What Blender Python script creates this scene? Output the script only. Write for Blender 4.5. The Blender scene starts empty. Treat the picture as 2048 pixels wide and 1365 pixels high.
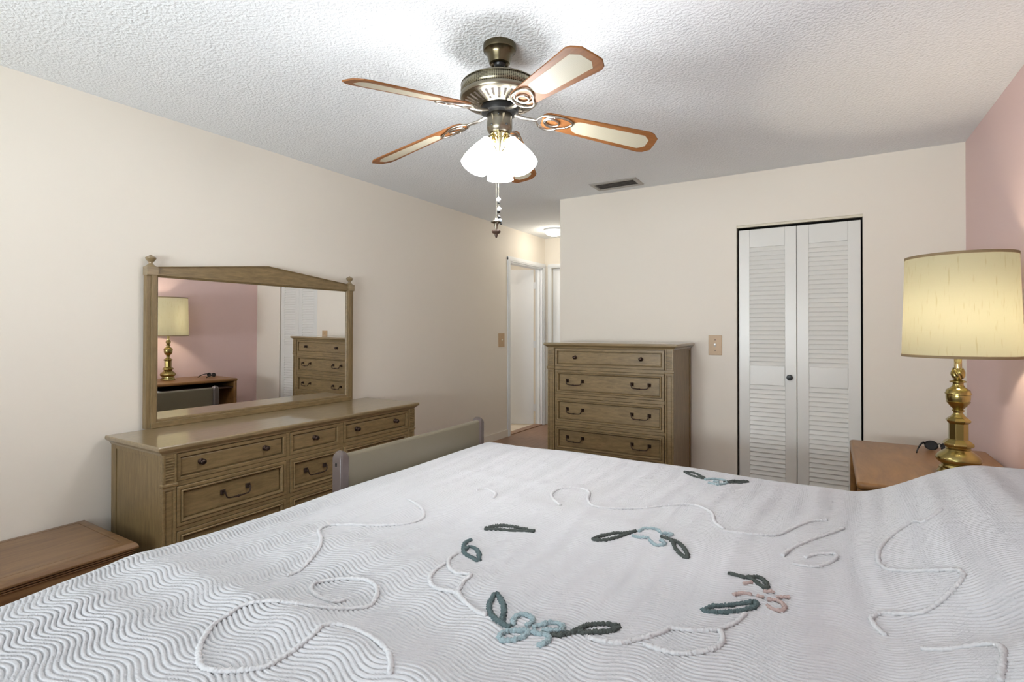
import bpy, bmesh, math, random
import numpy as np
from mathutils import Vector, Matrix

random.seed(7)
RNG = np.random.default_rng(11)
S = bpy.context.scene
COL = S.collection
R = math.radians
PI = math.pi

# ------------------------------------------------------------------ camera
cam_data = bpy.data.cameras.new('camera')
cam = bpy.data.objects.new('camera', cam_data)
COL.objects.link(cam)
cam.location = (3.2166, 0.0, 1.2383)
cam.rotation_euler = (R(90.3019), 0, R(31.3097))
cam_data.sensor_width = 36.0
cam_data.lens = 1048.1 / 2048 * 36.0
cam_data.shift_y = -(682.5 - 654.82) / 2048
cam_data.clip_start = 0.02
S.camera = cam

# ------------------------------------------------------------------ view, world daylight, window fill
S.view_settings.view_transform = 'Standard'
S.view_settings.look = 'None'
S.view_settings.gamma = 1.0
S.view_settings.use_curve_mapping = False
S.view_settings.exposure = 0.68

world = bpy.data.worlds.new('daylight')
S.world = world
world.use_nodes = True
wn = world.node_tree.nodes
wl = world.node_tree.links
wn.clear()
w_out = wn.new('ShaderNodeOutputWorld')
w_bg = wn.new('ShaderNodeBackground')
w_geo = wn.new('ShaderNodeTexCoord')
w_sep = wn.new('ShaderNodeSeparateXYZ')
w_ramp = wn.new('ShaderNodeValToRGB')
wl.new(w_geo.outputs['Generated'], w_sep.inputs[0])
w_map = wn.new('ShaderNodeMapRange')
w_map.inputs[1].default_value = -0.25
w_map.inputs[2].default_value = 0.35
wl.new(w_sep.outputs['Z'], w_map.inputs[0])
wl.new(w_map.outputs[0], w_ramp.inputs[0])
w_ramp.color_ramp.elements[0].color = (0.20, 0.26, 0.12, 1)      # garden
w_ramp.color_ramp.elements[1].color = (0.82, 0.91, 1.0, 1)       # overcast sky
wl.new(w_ramp.outputs[0], w_bg.inputs[0])
w_bg.inputs[1].default_value = 2.0
wl.new(w_bg.outputs[0], w_out.inputs[0])

def add_light(name, kind, loc, energy, color=(1, 1, 1), size=0.1, rot=(0, 0, 0), size_y=None):
    d = bpy.data.lights.new(name, kind)
    d.energy = energy
    d.color = color
    if kind == 'AREA':
        d.shape = 'RECTANGLE'
        d.size = size
        d.size_y = size_y or size
    else:
        d.shadow_soft_size = size
    o = bpy.data.objects.new(name, d)
    o.location = loc
    o.rotation_euler = rot
    COL.objects.link(o)
    return o

# fill light added outside the rear window, tilted up to brighten the ceiling
fill_light = add_light('window_fill', 'AREA', (1.95, -2.6, 0.85), 200, (0.88, 0.95, 1.0), 3.0, (R(102), 0, 0), 1.1)

# ------------------------------------------------------------------ materials
def mat(name, color, rough=0.5, metal=0.0, spec=0.5, coat=0.0, coat_rough=0.1, emit=None, emit_strength=0.0):
    m = bpy.data.materials.new(name)
    m.use_nodes = True
    b = m.node_tree.nodes['Principled BSDF']
    b.inputs['Base Color'].default_value = (*color, 1)
    b.inputs['Roughness'].default_value = rough
    b.inputs['Metallic'].default_value = metal
    b.inputs['Specular IOR Level'].default_value = spec
    b.inputs['Coat Weight'].default_value = coat
    b.inputs['Coat Roughness'].default_value = coat_rough
    if emit:
        b.inputs['Emission Color'].default_value = (*emit, 1)
        b.inputs['Emission Strength'].default_value = emit_strength
    return m

def nodes(m):
    return m.node_tree.nodes, m.node_tree.links, m.node_tree.nodes['Principled BSDF']

def add_bump(m, scale, strength, dist=0.01, detail=3.0, kind='NOISE', stretch=(1, 1, 1)):
    n, l, b = nodes(m)
    tc = n.new('ShaderNodeTexCoord')
    mp = n.new('ShaderNodeMapping')
    mp.inputs['Scale'].default_value = stretch
    l.new(tc.outputs['Object'], mp.inputs[0])
    if kind == 'NOISE':
        t = n.new('ShaderNodeTexNoise')
        t.inputs['Scale'].default_value = scale
        t.inputs['Detail'].default_value = detail
        out = t.outputs[0]
    else:
        t = n.new('ShaderNodeTexVoronoi')
        t.inputs['Scale'].default_value = scale
        out = t.outputs['Distance']
    l.new(mp.outputs[0], t.inputs['Vector'])
    bp = n.new('ShaderNodeBump')
    bp.inputs['Strength'].default_value = strength
    bp.inputs['Distance'].default_value = dist
    l.new(out, bp.inputs['Height'])
    l.new(bp.outputs[0], b.inputs['Normal'])
    return m

def wood(name, dark, light, rough=0.4, coat=0.0, coat_rough=0.08, stretch=(1, 12, 12), scale=6, bump=0.015, spec=0.5):
    m = mat(name, light, rough, 0, spec, coat, coat_rough)
    n, l, b = nodes(m)
    tc = n.new('ShaderNodeTexCoord')
    mp = n.new('ShaderNodeMapping')
    mp.inputs['Scale'].default_value = stretch
    l.new(tc.outputs['Object'], mp.inputs[0])
    t = n.new('ShaderNodeTexNoise')
    t.inputs['Scale'].default_value = scale
    t.inputs['Detail'].default_value = 6
    t.inputs['Roughness'].default_value = 0.65
    t.inputs['Distortion'].default_value = 0.4
    l.new(mp.outputs[0], t.inputs['Vector'])
    r = n.new('ShaderNodeValToRGB')
    r.color_ramp.elements[0].position = 0.3
    r.color_ramp.elements[1].position = 0.7
    r.color_ramp.elements[0].color = (*dark, 1)
    r.color_ramp.elements[1].color = (*light, 1)
    l.new(t.outputs[0], r.inputs[0])
    l.new(r.outputs[0], b.inputs['Base Color'])
    bp = n.new('ShaderNodeBump')
    bp.inputs['Strength'].default_value = bump
    bp.inputs['Distance'].default_value = 0.002
    l.new(t.outputs[0], bp.inputs['Height'])
    l.new(bp.outputs[0], b.inputs['Normal'])
    return m

M = {}
M['peach'] = add_bump(mat('peach_wall_paint', (0.80, 0.74, 0.65), 0.55, spec=0.3), 60, 0.05, 0.004)
M['pink'] = add_bump(mat('pink_wall_paint', (0.76, 0.56, 0.535), 0.55, spec=0.3), 60, 0.05, 0.004)
M['popcorn'] = add_bump(mat('popcorn_ceiling', (0.845, 0.865, 0.88), 0.9, spec=0.1), 75, 0.55, 0.012, 2.5)
M['white'] = mat('white_trim_paint', (0.78, 0.79, 0.80), 0.35)
M['door_white'] = mat('white_semigloss_paint', (0.74, 0.73, 0.69), 0.28, spec=0.5)
M['floor'] = wood('brown_wood_floor', (0.18, 0.085, 0.042), (0.30, 0.155, 0.08), 0.4, 0.2, 0.2, (8, 1, 8), 4)
M['closet_shade'] = mat('painted_closet_shade', (0.05, 0.045, 0.04), 0.9)  # closet walls coloured near black, the unlit interior's shade put into the colour
M['case'] = wood('grey_washed_wood', (0.150, 0.100, 0.043), (0.262, 0.180, 0.080), 0.42, 0.15, 0.2, (2.5, 14, 14), 5)
M['case_side'] = wood('grey_washed_wood_side', (0.150, 0.100, 0.043), (0.262, 0.180, 0.080), 0.45, 0.1, 0.25, (10, 10, 1.5), 5)
M['case_top'] = wood('polished_grey_washed_wood', (0.19, 0.135, 0.066), (0.29, 0.21, 0.108), 0.3, 0.75, 0.03, (1.5, 14, 14), 4, 0.02)
M['slot_dark'] = mat('dark_vent_slot', (0.045, 0.03, 0.018), 0.6)  # near-black blocks drawn for the motor housing's vent slots
M['pull'] = mat('dark_bronze', (0.055, 0.035, 0.028), 0.35, 0.85)
M['cherry'] = wood('cherry_veneer', (0.165, 0.072, 0.018), (0.27, 0.128, 0.036), 0.42, 0.12, 0.2, (6, 1.2, 6), 4, 0.02)
M['cherry_dark'] = wood('dark_cherry', (0.05, 0.025, 0.015), (0.09, 0.04, 0.02), 0.5, 0.0, 0.2, (3, 3, 3), 4)
M['trunk'] = wood('mahogany', (0.15, 0.075, 0.03), (0.25, 0.138, 0.058), 0.42, 0.25, 0.25, (8, 1, 8), 4, 0.03)
M['oak'] = wood('oak_blade', (0.165, 0.06, 0.016), (0.26, 0.105, 0.034), 0.55, 0.0, 0.2, (1.5, 14, 14), 5, 0.02, 0.25)
M['brass'] = mat('antique_brass', (0.36, 0.285, 0.105), 0.22, 1.0)
M['pewter'] = mat('antique_pewter', (0.24, 0.215, 0.165), 0.27, 1.0)
M['bronze_dark'] = mat('dark_antique_brass', (0.12, 0.10, 0.06), 0.25, 1.0)
M['silver'] = mat('brushed_silver', (0.46, 0.43, 0.38), 0.28, 1.0)
M['bright_brass'] = mat('polished_brass', (0.72, 0.62, 0.34), 0.12, 1.0)
M['black_metal'] = mat('black_metal', (0.02, 0.02, 0.02), 0.35, 0.5)
M['black_plastic'] = mat('black_plastic', (0.012, 0.012, 0.013), 0.2)
M['plate'] = mat('tan_plastic', (0.50, 0.34, 0.19), 0.4)
M['plate_ivory'] = mat('ivory_plastic', (0.72, 0.66, 0.52), 0.4)
M['vent'] = mat('grey_vent_metal', (0.42, 0.40, 0.37), 0.5, 0.2)
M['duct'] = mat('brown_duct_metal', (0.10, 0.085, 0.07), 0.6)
M['mirror'] = mat('mirror_glass', (0.93, 0.93, 0.93), 0.0, 1.0)
M['footboard'] = mat('grey_lacquer', (0.155, 0.135, 0.09), 0.38, 0, 0.5, 0.35, 0.25)
M['post'] = mat('mauve_grey_lacquer', (0.095, 0.072, 0.066), 0.25, 0, 0.5, 0.5, 0.12)
M['tile'] = mat('beige_floor_tile', (0.68, 0.60, 0.48), 0.3)
M['mattress'] = mat('mattress_ticking', (0.7, 0.7, 0.72), 0.8)
M['chenille'] = add_bump(mat('white_chenille', (0.56, 0.56, 0.575), 0.95, spec=0.1), 420, 0.35, 0.002, 2)
M['tuft_white'] = add_bump(mat('white_tuft_yarn', (0.59, 0.59, 0.60), 0.95, spec=0.1), 500, 0.3, 0.002, 2)
M['tuft_g'] = add_bump(mat('grey_green_tuft_yarn', (0.095, 0.108, 0.10), 0.95, spec=0.1), 500, 0.9, 0.004, 2)
M['tuft_t'] = add_bump(mat('teal_tuft_yarn', (0.12, 0.165, 0.17), 0.95, spec=0.1), 500, 0.9, 0.004, 2)
M['tuft_b'] = add_bump(mat('pale_blue_tuft_yarn', (0.36, 0.46, 0.49), 0.95, spec=0.1), 500, 0.9, 0.004, 2)
M['tuft_p'] = add_bump(mat('pale_pink_tuft_yarn', (0.52, 0.40, 0.37), 0.95, spec=0.1), 500, 0.9, 0.004, 2)
M['glass_lit'] = mat('lit_frosted_glass', (0.95, 0.95, 0.95), 0.3, emit=(0.96, 0.98, 1.0), emit_strength=24.0)
M['dome_lit'] = mat('lit_hall_dome', (0.95, 0.95, 0.92), 0.3, emit=(1.0, 0.96, 0.90), emit_strength=5.0)
M['bead'] = mat('white_ceramic', (0.85, 0.85, 0.84), 0.2)
M['bead_blue'] = mat('pale_blue_ceramic', (0.55, 0.66, 0.78), 0.2)

def cane():
    m = mat('woven_cane', (0.80, 0.74, 0.58), 0.6)
    n, l, b = nodes(m)
    tc = n.new('ShaderNodeTexCoord')
    v = n.new('ShaderNodeTexVoronoi')
    v.inputs['Scale'].default_value = 170
    v.inputs['Randomness'].default_value = 0.0
    l.new(tc.outputs['Object'], v.inputs['Vector'])
    r = n.new('ShaderNodeValToRGB')
    r.color_ramp.elements[0].position = 0.25
    r.color_ramp.elements[1].position = 0.45
    r.color_ramp.elements[0].color = (0.25, 0.21, 0.14, 1)
    r.color_ramp.elements[1].color = (0.44, 0.40, 0.30, 1)
    l.new(v.outputs['Distance'], r.inputs[0])
    l.new(r.outputs[0], b.inputs['Base Color'])
    return m
M['cane'] = cane()

def perforated():
    m = mat('perforated_pewter', (0.36, 0.32, 0.22), 0.28, 1.0)
    n, l, b = nodes(m)
    tc = n.new('ShaderNodeTexCoord')
    sep = n.new('ShaderNodeSeparateXYZ')
    l.new(tc.outputs['Object'], sep.inputs[0])
    at = n.new('ShaderNodeMath'); at.operation = 'ARCTAN2'
    l.new(sep.outputs['Y'], at.inputs[0]); l.new(sep.outputs['X'], at.inputs[1])
    def trig(k_a, k_z):
        a = n.new('ShaderNodeMath'); a.operation = 'MULTIPLY'; a.inputs[1].default_value = k_a
        l.new(at.outputs[0], a.inputs[0])
        z = n.new('ShaderNodeMath'); z.operation = 'MULTIPLY_ADD'; z.inputs[1].default_value = k_z
        l.new(sep.outputs['Z'], z.inputs[0]); l.new(a.outputs[0], z.inputs[2])
        s = n.new('ShaderNodeMath'); s.operation = 'SINE'
        l.new(z.outputs[0], s.inputs[0])
        return s
    s1 = trig(60, 560); s2 = trig(60, -560)
    mul = n.new('ShaderNodeMath'); mul.operation = 'MULTIPLY'
    l.new(s1.outputs[0], mul.inputs[0]); l.new(s2.outputs[0], mul.inputs[1])
    gt = n.new('ShaderNodeMath'); gt.operation = 'GREATER_THAN'; gt.inputs[1].default_value = 0.35
    l.new(mul.outputs[0], gt.inputs[0])
    mix = n.new('ShaderNodeMix'); mix.data_type = 'RGBA'
    mix.inputs['A'].default_value = (0.27, 0.245, 0.17, 1)
    mix.inputs['B'].default_value = (0.02, 0.018, 0.015, 1)
    l.new(gt.outputs[0], mix.inputs['Factor'])
    l.new(mix.outputs['Result'], b.inputs['Base Color'])
    return m
M['perforated'] = perforated()

def shade_fabric():
    m = bpy.data.materials.new('cream_slub_shade')
    m.use_nodes = True
    n, l = m.node_tree.nodes, m.node_tree.links
    n.clear()
    out = n.new('ShaderNodeOutputMaterial')
    d = n.new('ShaderNodeBsdfDiffuse')
    t = n.new('ShaderNodeBsdfTranslucent')
    mx = n.new('ShaderNodeMixShader')
    mx.inputs[0].default_value = 0.5
    tc = n.new('ShaderNodeTexCoord')
    mp = n.new('ShaderNodeMapping')
    mp.inputs['Scale'].default_value = (90, 90, 7)
    l.new(tc.outputs['Object'], mp.inputs[0])
    nz = n.new('ShaderNodeTexNoise')
    nz.inputs['Scale'].default_value = 1.6
    nz.inputs['Detail'].default_value = 2
    l.new(mp.outputs[0], nz.inputs['Vector'])
    r = n.new('ShaderNodeValToRGB')
    r.color_ramp.elements[0].position = 0.62
    r.color_ramp.elements[1].position = 0.72
    r.color_ramp.elements[0].color = (0.39, 0.37, 0.275, 1)
    r.color_ramp.elements[1].color = (0.335, 0.31, 0.21, 1)
    l.new(nz.outputs[0], r.inputs[0])
    l.new(r.outputs[0], d.inputs['Color'])
    l.new(r.outputs[0], t.inputs['Color'])
    l.new(d.outputs[0], mx.inputs[1])
    l.new(t.outputs[0], mx.inputs[2])
    l.new(mx.outputs[0], out.inputs[0])
    return m
M['shade'] = shade_fabric()
M['shade_trim'] = mat('tan_shade_binding', (0.24, 0.17, 0.09), 0.8)

def tiles():
    m = mat('cream_tiles', (0.66, 0.56, 0.43), 0.3)
    n, l, b = nodes(m)
    tc = n.new('ShaderNodeTexCoord')
    br = n.new('ShaderNodeTexBrick')
    br.offset = 0.0
    br.inputs['Scale'].default_value = 3.2
    br.inputs['Brick Width'].default_value = 1.0
    br.inputs['Row Height'].default_value = 1.0
    br.inputs['Mortar Size'].default_value = 0.012
    br.inputs['Color1'].default_value = (0.70, 0.60, 0.46, 1)
    br.inputs['Color2'].default_value = (0.66, 0.56, 0.43, 1)
    br.inputs['Mortar'].default_value = (0.42, 0.33, 0.24, 1)
    l.new(tc.outputs['Object'], br.inputs['Vector'])
    l.new(br.outputs['Color'], b.inputs['Base Color'])
    return m
M['tiles'] = tiles()

# ------------------------------------------------------------------ mesh helpers
def box(bm, x0, x1, y0, y1, z0, z1):
    v = [bm.verts.new(p) for p in ((x0, y0, z0), (x1, y0, z0), (x1, y1, z0), (x0, y1, z0),
                                   (x0, y0, z1), (x1, y0, z1), (x1, y1, z1), (x0, y1, z1))]
    for f in ((0, 3, 2, 1), (4, 5, 6, 7), (0, 1, 5, 4), (1, 2, 6, 5), (2, 3, 7, 6), (3, 0, 4, 7)):
        bm.faces.new([v[i] for i in f])
    return v

def loft(bm, rings, cap0=True, cap1=True, closed=True):
    vr = [[bm.verts.new(p) for p in r] for r in rings]
    for a, b in zip(vr[:-1], vr[1:]):
        k = len(a)
        for i in range(k if closed else k - 1):
            j = (i + 1) % k
            bm.faces.new((a[i], a[j], b[j], b[i]))
    if cap0:
        bm.faces.new(list(reversed(vr[0])))
    if cap1:
        bm.faces.new(vr[-1])
    return vr

def face_rings(bm, x0, x1, z0, z1, prof):
    """front-facing panel (front is -y): rings of (inset, y)"""
    loft(bm, [[(x0 + i, y, z0 + i), (x1 - i, y, z0 + i), (x1 - i, y, z1 - i), (x0 + i, y, z1 - i)] for i, y in prof])

def slab_rings(bm, x0, x1, y0, y1, prof, back_flush=True):
    """horizontal slab: rings of (outset, z); the back edge does not grow when back_flush"""
    loft(bm, [[(x0 - o, y0 - o, z), (x1 + o, y0 - o, z), (x1 + o, y1 + (0 if back_flush else o), z), (x0 - o, y1 + (0 if back_flush else o), z)] for o, z in prof])

def lathe(bm, prof, seg=32, c=(0, 0, 0), mtx=None, phase=0.0):
    """prof: (radius, z)"""
    rings = []
    for r, z in prof:
        ring = []
        for i in range(seg):
            a = 2 * PI * i / seg + phase
            p = Vector((max(r, 1e-5) * math.cos(a), max(r, 1e-5) * math.sin(a), z))
            if mtx is not None:
                p = mtx @ p
            ring.append((p.x + c[0], p.y + c[1], p.z + c[2]))
        rings.append(ring)
    loft(bm, rings)

def tube(bm, pts, r, seg=8, closed=False, mtx=None, jitter=0.0, squash=None):
    pts = [Vector(p) for p in pts]
    n = len(pts)
    rings = []
    for i, p in enumerate(pts):
        if closed:
            t = pts[(i + 1) % n] - pts[i - 1]
        else:
            t = pts[min(i + 1, n - 1)] - pts[max(i - 1, 0)]
        if t.length < 1e-9:
            t = Vector((1, 0, 0))
        t.normalize()
        up = Vector((0, 0, 1)) if abs(t.z) < 0.95 else Vector((1, 0, 0))
        s = t.cross(up).normalized()
        u = s.cross(t)
        rr = r[i] if isinstance(r, (list, tuple)) else r
        ring = []
        for k in range(seg):
            a = 2 * PI * k / seg
            q = rr * (1 + (random.uniform(-jitter, jitter) if jitter else 0))
            w = p + s * (q * math.cos(a)) + u * (q * math.sin(a) * (squash or 1.0))
            if mtx is not None:
                w = mtx @ w
            ring.append(tuple(w))
        rings.append(ring)
    if closed:
        rings.append(rings[0])
        loft(bm, rings, False, False)
        bmesh.ops.remove_doubles(bm, verts=bm.verts[:], dist=1e-7)
    else:
        loft(bm, rings)

def ball(bm, c, r, sub=2, scale=(1, 1, 1)):
    bmesh.ops.create_icosphere(bm, subdivisions=sub, radius=r, matrix=Matrix.Translation(c) @ Matrix.Diagonal((*scale, 1)))

def smooth_path(pts, step, closed=False):
    """Catmull-Rom resampling"""
    P = [Vector(p) for p in pts]
    out = []
    n = len(P)
    rng = range(n) if closed else range(n - 1)
    for i in rng:
        if closed:
            p0, p1, p2, p3 = P[i - 1], P[i], P[(i + 1) % n], P[(i + 2) % n]
        else:
            p0, p1, p2, p3 = P[max(i - 1, 0)], P[i], P[i + 1], P[min(i + 2, n - 1)]
        k = max(1, int((p2 - p1).length / step))
        for j in range(k):
            t = j / k
            out.append(0.5 * ((2 * p1) + (p2 - p0) * t + (2 * p0 - 5 * p1 + 4 * p2 - p3) * t * t + (3 * p1 - p0 - 3 * p2 + p3) * t ** 3))
    if not closed:
        out.append(P[-1])
    return out

def obj(name, bm, m, parent=None, smooth=False, bevel=0.0, angle=22, seg=2):
    bmesh.ops.recalc_face_normals(bm, faces=bm.faces[:])
    me = bpy.data.meshes.new(name)
    bm.to_mesh(me)
    bm.free()
    me.materials.append(m)
    o = bpy.data.objects.new(name, me)
    COL.objects.link(o)
    if parent is not None:
        o.parent = parent
    if smooth or bevel:
        me.shade_smooth()
        me.set_sharp_from_angle(angle=R(angle))
    if bevel:
        b = o.modifiers.new('bevel', 'BEVEL')
        b.width = bevel
        b.segments = seg
        b.limit_method = 'ANGLE'
        b.angle_limit = R(40)
        b.harden_normals = True
    return o

def tag(o, label, cat, group=None, kind=None):
    o['label'] = label
    if cat:
        o['category'] = cat
    if group:
        o['group'] = group
    if kind:
        o['kind'] = kind
    return o

def thing(name, label, cat, loc=(0, 0, 0), rot=(0, 0, 0), group=None):
    o = bpy.data.objects.new(name, None)
    o.empty_display_size = 0.1
    COL.objects.link(o)
    o.location = loc
    o.rotation_euler = rot
    return tag(o, label, cat, group)

def struct(name, bm, m, parent=None, label=None, **kw):
    o = obj(name, bm, m, parent, **kw)
    if parent is None:
        o['kind'] = 'structure'
    if label:
        o['label'] = label
    return o

def B(*a):
    bm = bmesh.new()
    for x in a:
        box(bm, *x)
    return bm

# ------------------------------------------------------------------ the room
H = 2.44
YF = 4.354            # far wall
XP = 3.954            # pink wall at the far corner
XH = 1.0876           # left end of the far wall, where the hall begins
YE = 6.123            # end of the hall
YB = -1.25            # wall behind the camera
CX0, CX1, CZ = 2.593, 3.411, 2.045      # closet opening
DY0, DY1, DZ = 5.235, 6.055, 2.045      # doorway in the hall

struct('floor', B((-0.1, 4.15, YB - 0.1, YE + 0.1, -0.05, 0.0)), M['floor'])
struct('ceiling', B((-0.1, 4.15, YB - 0.1, 7.1, H, H + 0.06)), M['popcorn'])
struct('wall_left', B((-0.1, 0, YB, DY0, 0, H), (-0.1, 0, DY0, DY1, DZ, H), (-0.1, 0, DY1, YE + 0.1, 0, H)), M['peach'])
struct('wall_far', B((XH, CX0, YF, YF + 0.1, 0, H), (CX0, CX1, YF, YF + 0.1, CZ, H), (CX1, XP + 0.1, YF, YF + 0.1, 0, H)), M['peach'])
bm = bmesh.new()
sl = 0.0108
loft(bm, [[(XP, YF, z), (XP + 0.1, YF, z), (XP + 0.1 + sl * (YF - YB), YB, z), (XP + sl * (YF - YB), YB, z)] for z in (0, H)])
struct('wall_right', bm, M['pink'])
WX0, WX1, WZ0, WZ1 = 0.9, 3.0, 0.85, 2.1
struct('wall_back', B((-0.1, WX0, YB - 0.1, YB, 0, H), (WX1, 4.15, YB - 0.1, YB, 0, H), (WX0, WX1, YB - 0.1, YB, 0, WZ0), (WX0, WX1, YB - 0.1, YB, WZ1, H)), M['peach'])
win = bpy.data.objects.new('window_1', None)
COL.objects.link(win)
win['kind'] = 'structure'
bmw = B((WX0, WX1, YB - 0.07, YB - 0.03, WZ0, WZ0 + 0.04), (WX0, WX1, YB - 0.07, YB - 0.03, WZ1 - 0.04, WZ1),
        (WX0, WX0 + 0.04, YB - 0.07, YB - 0.03, WZ0 + 0.04, WZ1 - 0.04), (WX1 - 0.04, WX1, YB - 0.07, YB - 0.03, WZ0 + 0.04, WZ1 - 0.04),
        ((WX0 + WX1) / 2 - 0.02, (WX0 + WX1) / 2 + 0.02, YB - 0.07, YB - 0.03, WZ0 + 0.04, WZ1 - 0.04))
obj('window_frame', bmw, M['white'], win)
# hall walls
struct('wall_hall_right', B((XH, XH + 0.1, YF + 0.1, YE, 0, H)), M['peach'])
HX0 = 0.10
struct('wall_hall_end', B((0, HX0, YE, YE + 0.1, 0, H), (HX0 + 0.76, XH + 0.1, YE, YE + 0.1, 0, H), (HX0, HX0 + 0.76, YE, YE + 0.1, DZ, H)), M['peach'])
# closet behind the folding doors
struct('wall_closet', B((CX0 - 0.25, CX1 + 0.25, YF + 0.62, YF + 0.66, 0, H), (CX0 - 0.25, CX0 - 0.21, YF + 0.1, YF + 0.62, 0, H), (CX1 + 0.21, CX1 + 0.25, YF + 0.1, YF + 0.62, 0, H)), M['closet_shade'])
# room beyond the hall doorway
struct('floor_bath', B((-1.9, -0.1, 4.4, 7.1, -0.05, 0.004)), M['tiles'])
struct('wall_bath', B((-2.0, -1.9, 4.4, 7.1, 0, H), (-1.9, -0.1, 4.3, 4.4, 0, H), (-1.9, -0.1, 7.1, 7.2, 0, H), (-0.1, 0.0, YE + 0.1, 7.2, 0, H)), M['peach'])
struct('ceiling_bath', B((-2.0, -0.1, 4.3, 7.2, H, H + 0.05)), M['popcorn'])
struct('trim_threshold', B((-0.1, 0.0, DY0, DY1, -0.01, 0.008)), M['floor'])

def casing(name, fn, a0, a1, zt, w=0.055, t=0.014):
    """door casing on a wall; fn maps (along, out, z) boxes"""
    bm = bmesh.new()
    for (p0, p1, z0, z1) in ((a0 - w, a0, 0, zt), (a1, a1 + w, 0, zt), (a0 - w, a1 + w, zt, zt + w)):
        box(bm, *fn(p0, p1, t, z0, z1))
        d = (p1 - p0) * 0.25
        if z0 == 0:
            box(bm, *fn(p0 + d, p1 - d, t + 0.005, z0, z1))
        else:
            box(bm, *fn(p0, p1, t + 0.005, z0 + w * 0.25, z1 - w * 0.25))
    return struct(name, bm, M['white'])
casing('trim_1', lambda a, b, t, z0, z1: (0.0, t, a, b, z0, z1), DY0, DY1, DZ)
casing('trim_2', lambda a, b, t, z0, z1: (a, b, YE - t, YE, z0, z1), HX0, HX0 + 0.76, DZ, 0.05)
bm = B((-0.1, 0.0, DY0, DY0 + 0.015, 0, DZ), (-0.1, 0.0, DY1 - 0.015, DY1, 0, DZ), (-0.1, 0.0, DY0, DY1, DZ - 0.015, DZ),
       (-0.06, -0.03, DY1 - 0.025, DY1 - 0.015, 0, DZ - 0.015))
struct('trim_jamb', bm, M['white'])

# open door in the hall, swung into the room beyond
d2 = bpy.data.objects.new('door_2', None)
COL.objects.link(d2)
d2.location = (-0.112, DY1 - 0.02, 0)
d2.rotation_euler = (0, 0, math.atan2(-0.52, -0.854))
d2['kind'] = 'structure'
d2['label'] = 'white flush door standing open in the hall'
obj('door_leaf', B((0.012, 0.79, 0, 0.035, 0.012, 2.025)), M['white'], d2, bevel=0.002)
for z in (0.22, 1.05, 1.82):
    obj('hinge', B((-0.016, 0.02, -0.004, 0.02, z - 0.045, z + 0.045)), M['white'], d2)
# door at the end of the hall
d3 = struct('door_3', B((HX0 + 0.006, HX0 + 0.754, YE + 0.03, YE + 0.065, 0.01, DZ - 0.004)), M['white'], label='white door at the end of the hall')

# baseboards
bm = B((0, 0.012, YB, DY0 - 0.055, 0, 0.08))
struct('baseboard_left', bm, M['peach'])
bm = B((XH, CX0 - 0.01, YF - 0.012, YF, 0, 0.08), (CX1 + 0.01, XP, YF - 0.012, YF, 0, 0.08))
struct('baseboard_far', bm, M['peach'])

# ------------------------------------------------------------------ bifold closet door
d1 = bpy.data.objects.new('door_1', None)
COL.objects.link(d1)
d1.location = (CX0, YF, 0)
d1['kind'] = 'structure'
d1['label'] = 'white louvered bifold closet door beside the pink wall'
Wc = CX1 - CX0
bm = B((0.0, 0.004, -0.001, 0.09, 0, CZ), (Wc - 0.003, Wc, -0.001, 0.09, 0, CZ), (0.004, Wc - 0.003, -0.001, 0.09, CZ - 0.004, CZ))
obj('jamb', bm, M['peach'], d1)
obj('track', B((0.004, Wc - 0.003, 0.010, 0.04, CZ - 0.020, CZ - 0.004)), M['plate_ivory'], d1)

def louver_panel(w):
    p = bpy.data.objects.new('door_panel', None)
    COL.objects.link(p)
    p.parent = d1
    st = 0.076
    zs = [(0.012, 0.108), (0.822, 0.968), (1.868, 2.005)]
    bm = bmesh.new()
    box(bm, 0, st, 0, 0.03, 0.012, 2.005)
    box(bm, w - st, w, 0, 0.03, 0.012, 2.005)
    for z0, z1 in zs:
        box(bm, st, w - st, 0, 0.03, z0, z1)
    obj('stile_frame', bm, M['door_white'], p, bevel=0.003)
    for z0, z1 in ((0.108, 0.822), (0.968, 1.868)):
        bm = bmesh.new()
        n = int(round((z1 - z0) / 0.0335))
        for i in range(n):
            zc = z0 + (i + 0.5) * (z1 - z0) / n
            dz = 0.5 * (z1 - z0) / n
            # tilted slat: lower edge towards the room
            pr = [(0.000, zc - dz * 0.80), (0.0015, zc - dz * 1.12), (0.007, zc - dz * 1.12), (0.017, zc + dz * 1.35), (0.012, zc + dz * 1.35)]
            loft(bm, [[(x, y, z) for y, z in pr] for x in (st - 0.002, w - st + 0.002)])
        obj('louver', bm, M['door_white'], p, bevel=0.0012)
    return p
pw = 0.391
pl = louver_panel(pw)
pl.location = (0.0185, 0.014, 0)
pr_ = louver_panel(pw)
pr_.location = (0.0185 + pw + 0.003, 0.014, 0)
bm = bmesh.new()
lathe(bm, [(0.008, 0), (0.008, 0.012), (0.018, 0.018), (0.021, 0.026), (0.017, 0.033), (0.0, 0.035)], 20, (pw - 0.045, 0, 0.888), Matrix.Rotation(R(90), 4, 'X'))
obj('door_knob', bm, M['black_metal'], pl, smooth=True)

# ------------------------------------------------------------------ dresser and chest of drawers
FLUSH = [(0.0, 0.018), (0.0, -0.002), (0.001, -0.003), (0.016, -0.003), (0.018, -0.001), (0.0182, 0.015), (0.0222, 0.015), (0.0225, 0.008), (0.028, 0.0055), (0.031, 0.0055)]
RAISED = [(0.0, 0.018), (0.0, -0.003), (0.002, -0.005), (0.0165, -0.005), (0.0167, 0.003), (0.019, 0.003), (0.0195, -0.007), (0.0225, -0.0095), (0.027, -0.0085), (0.031, -0.002), (0.0325, 0.002), (0.0327, 0.0155), (0.0365, 0.0155), (0.0367, 0.009), (0.041, 0.009)]

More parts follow.
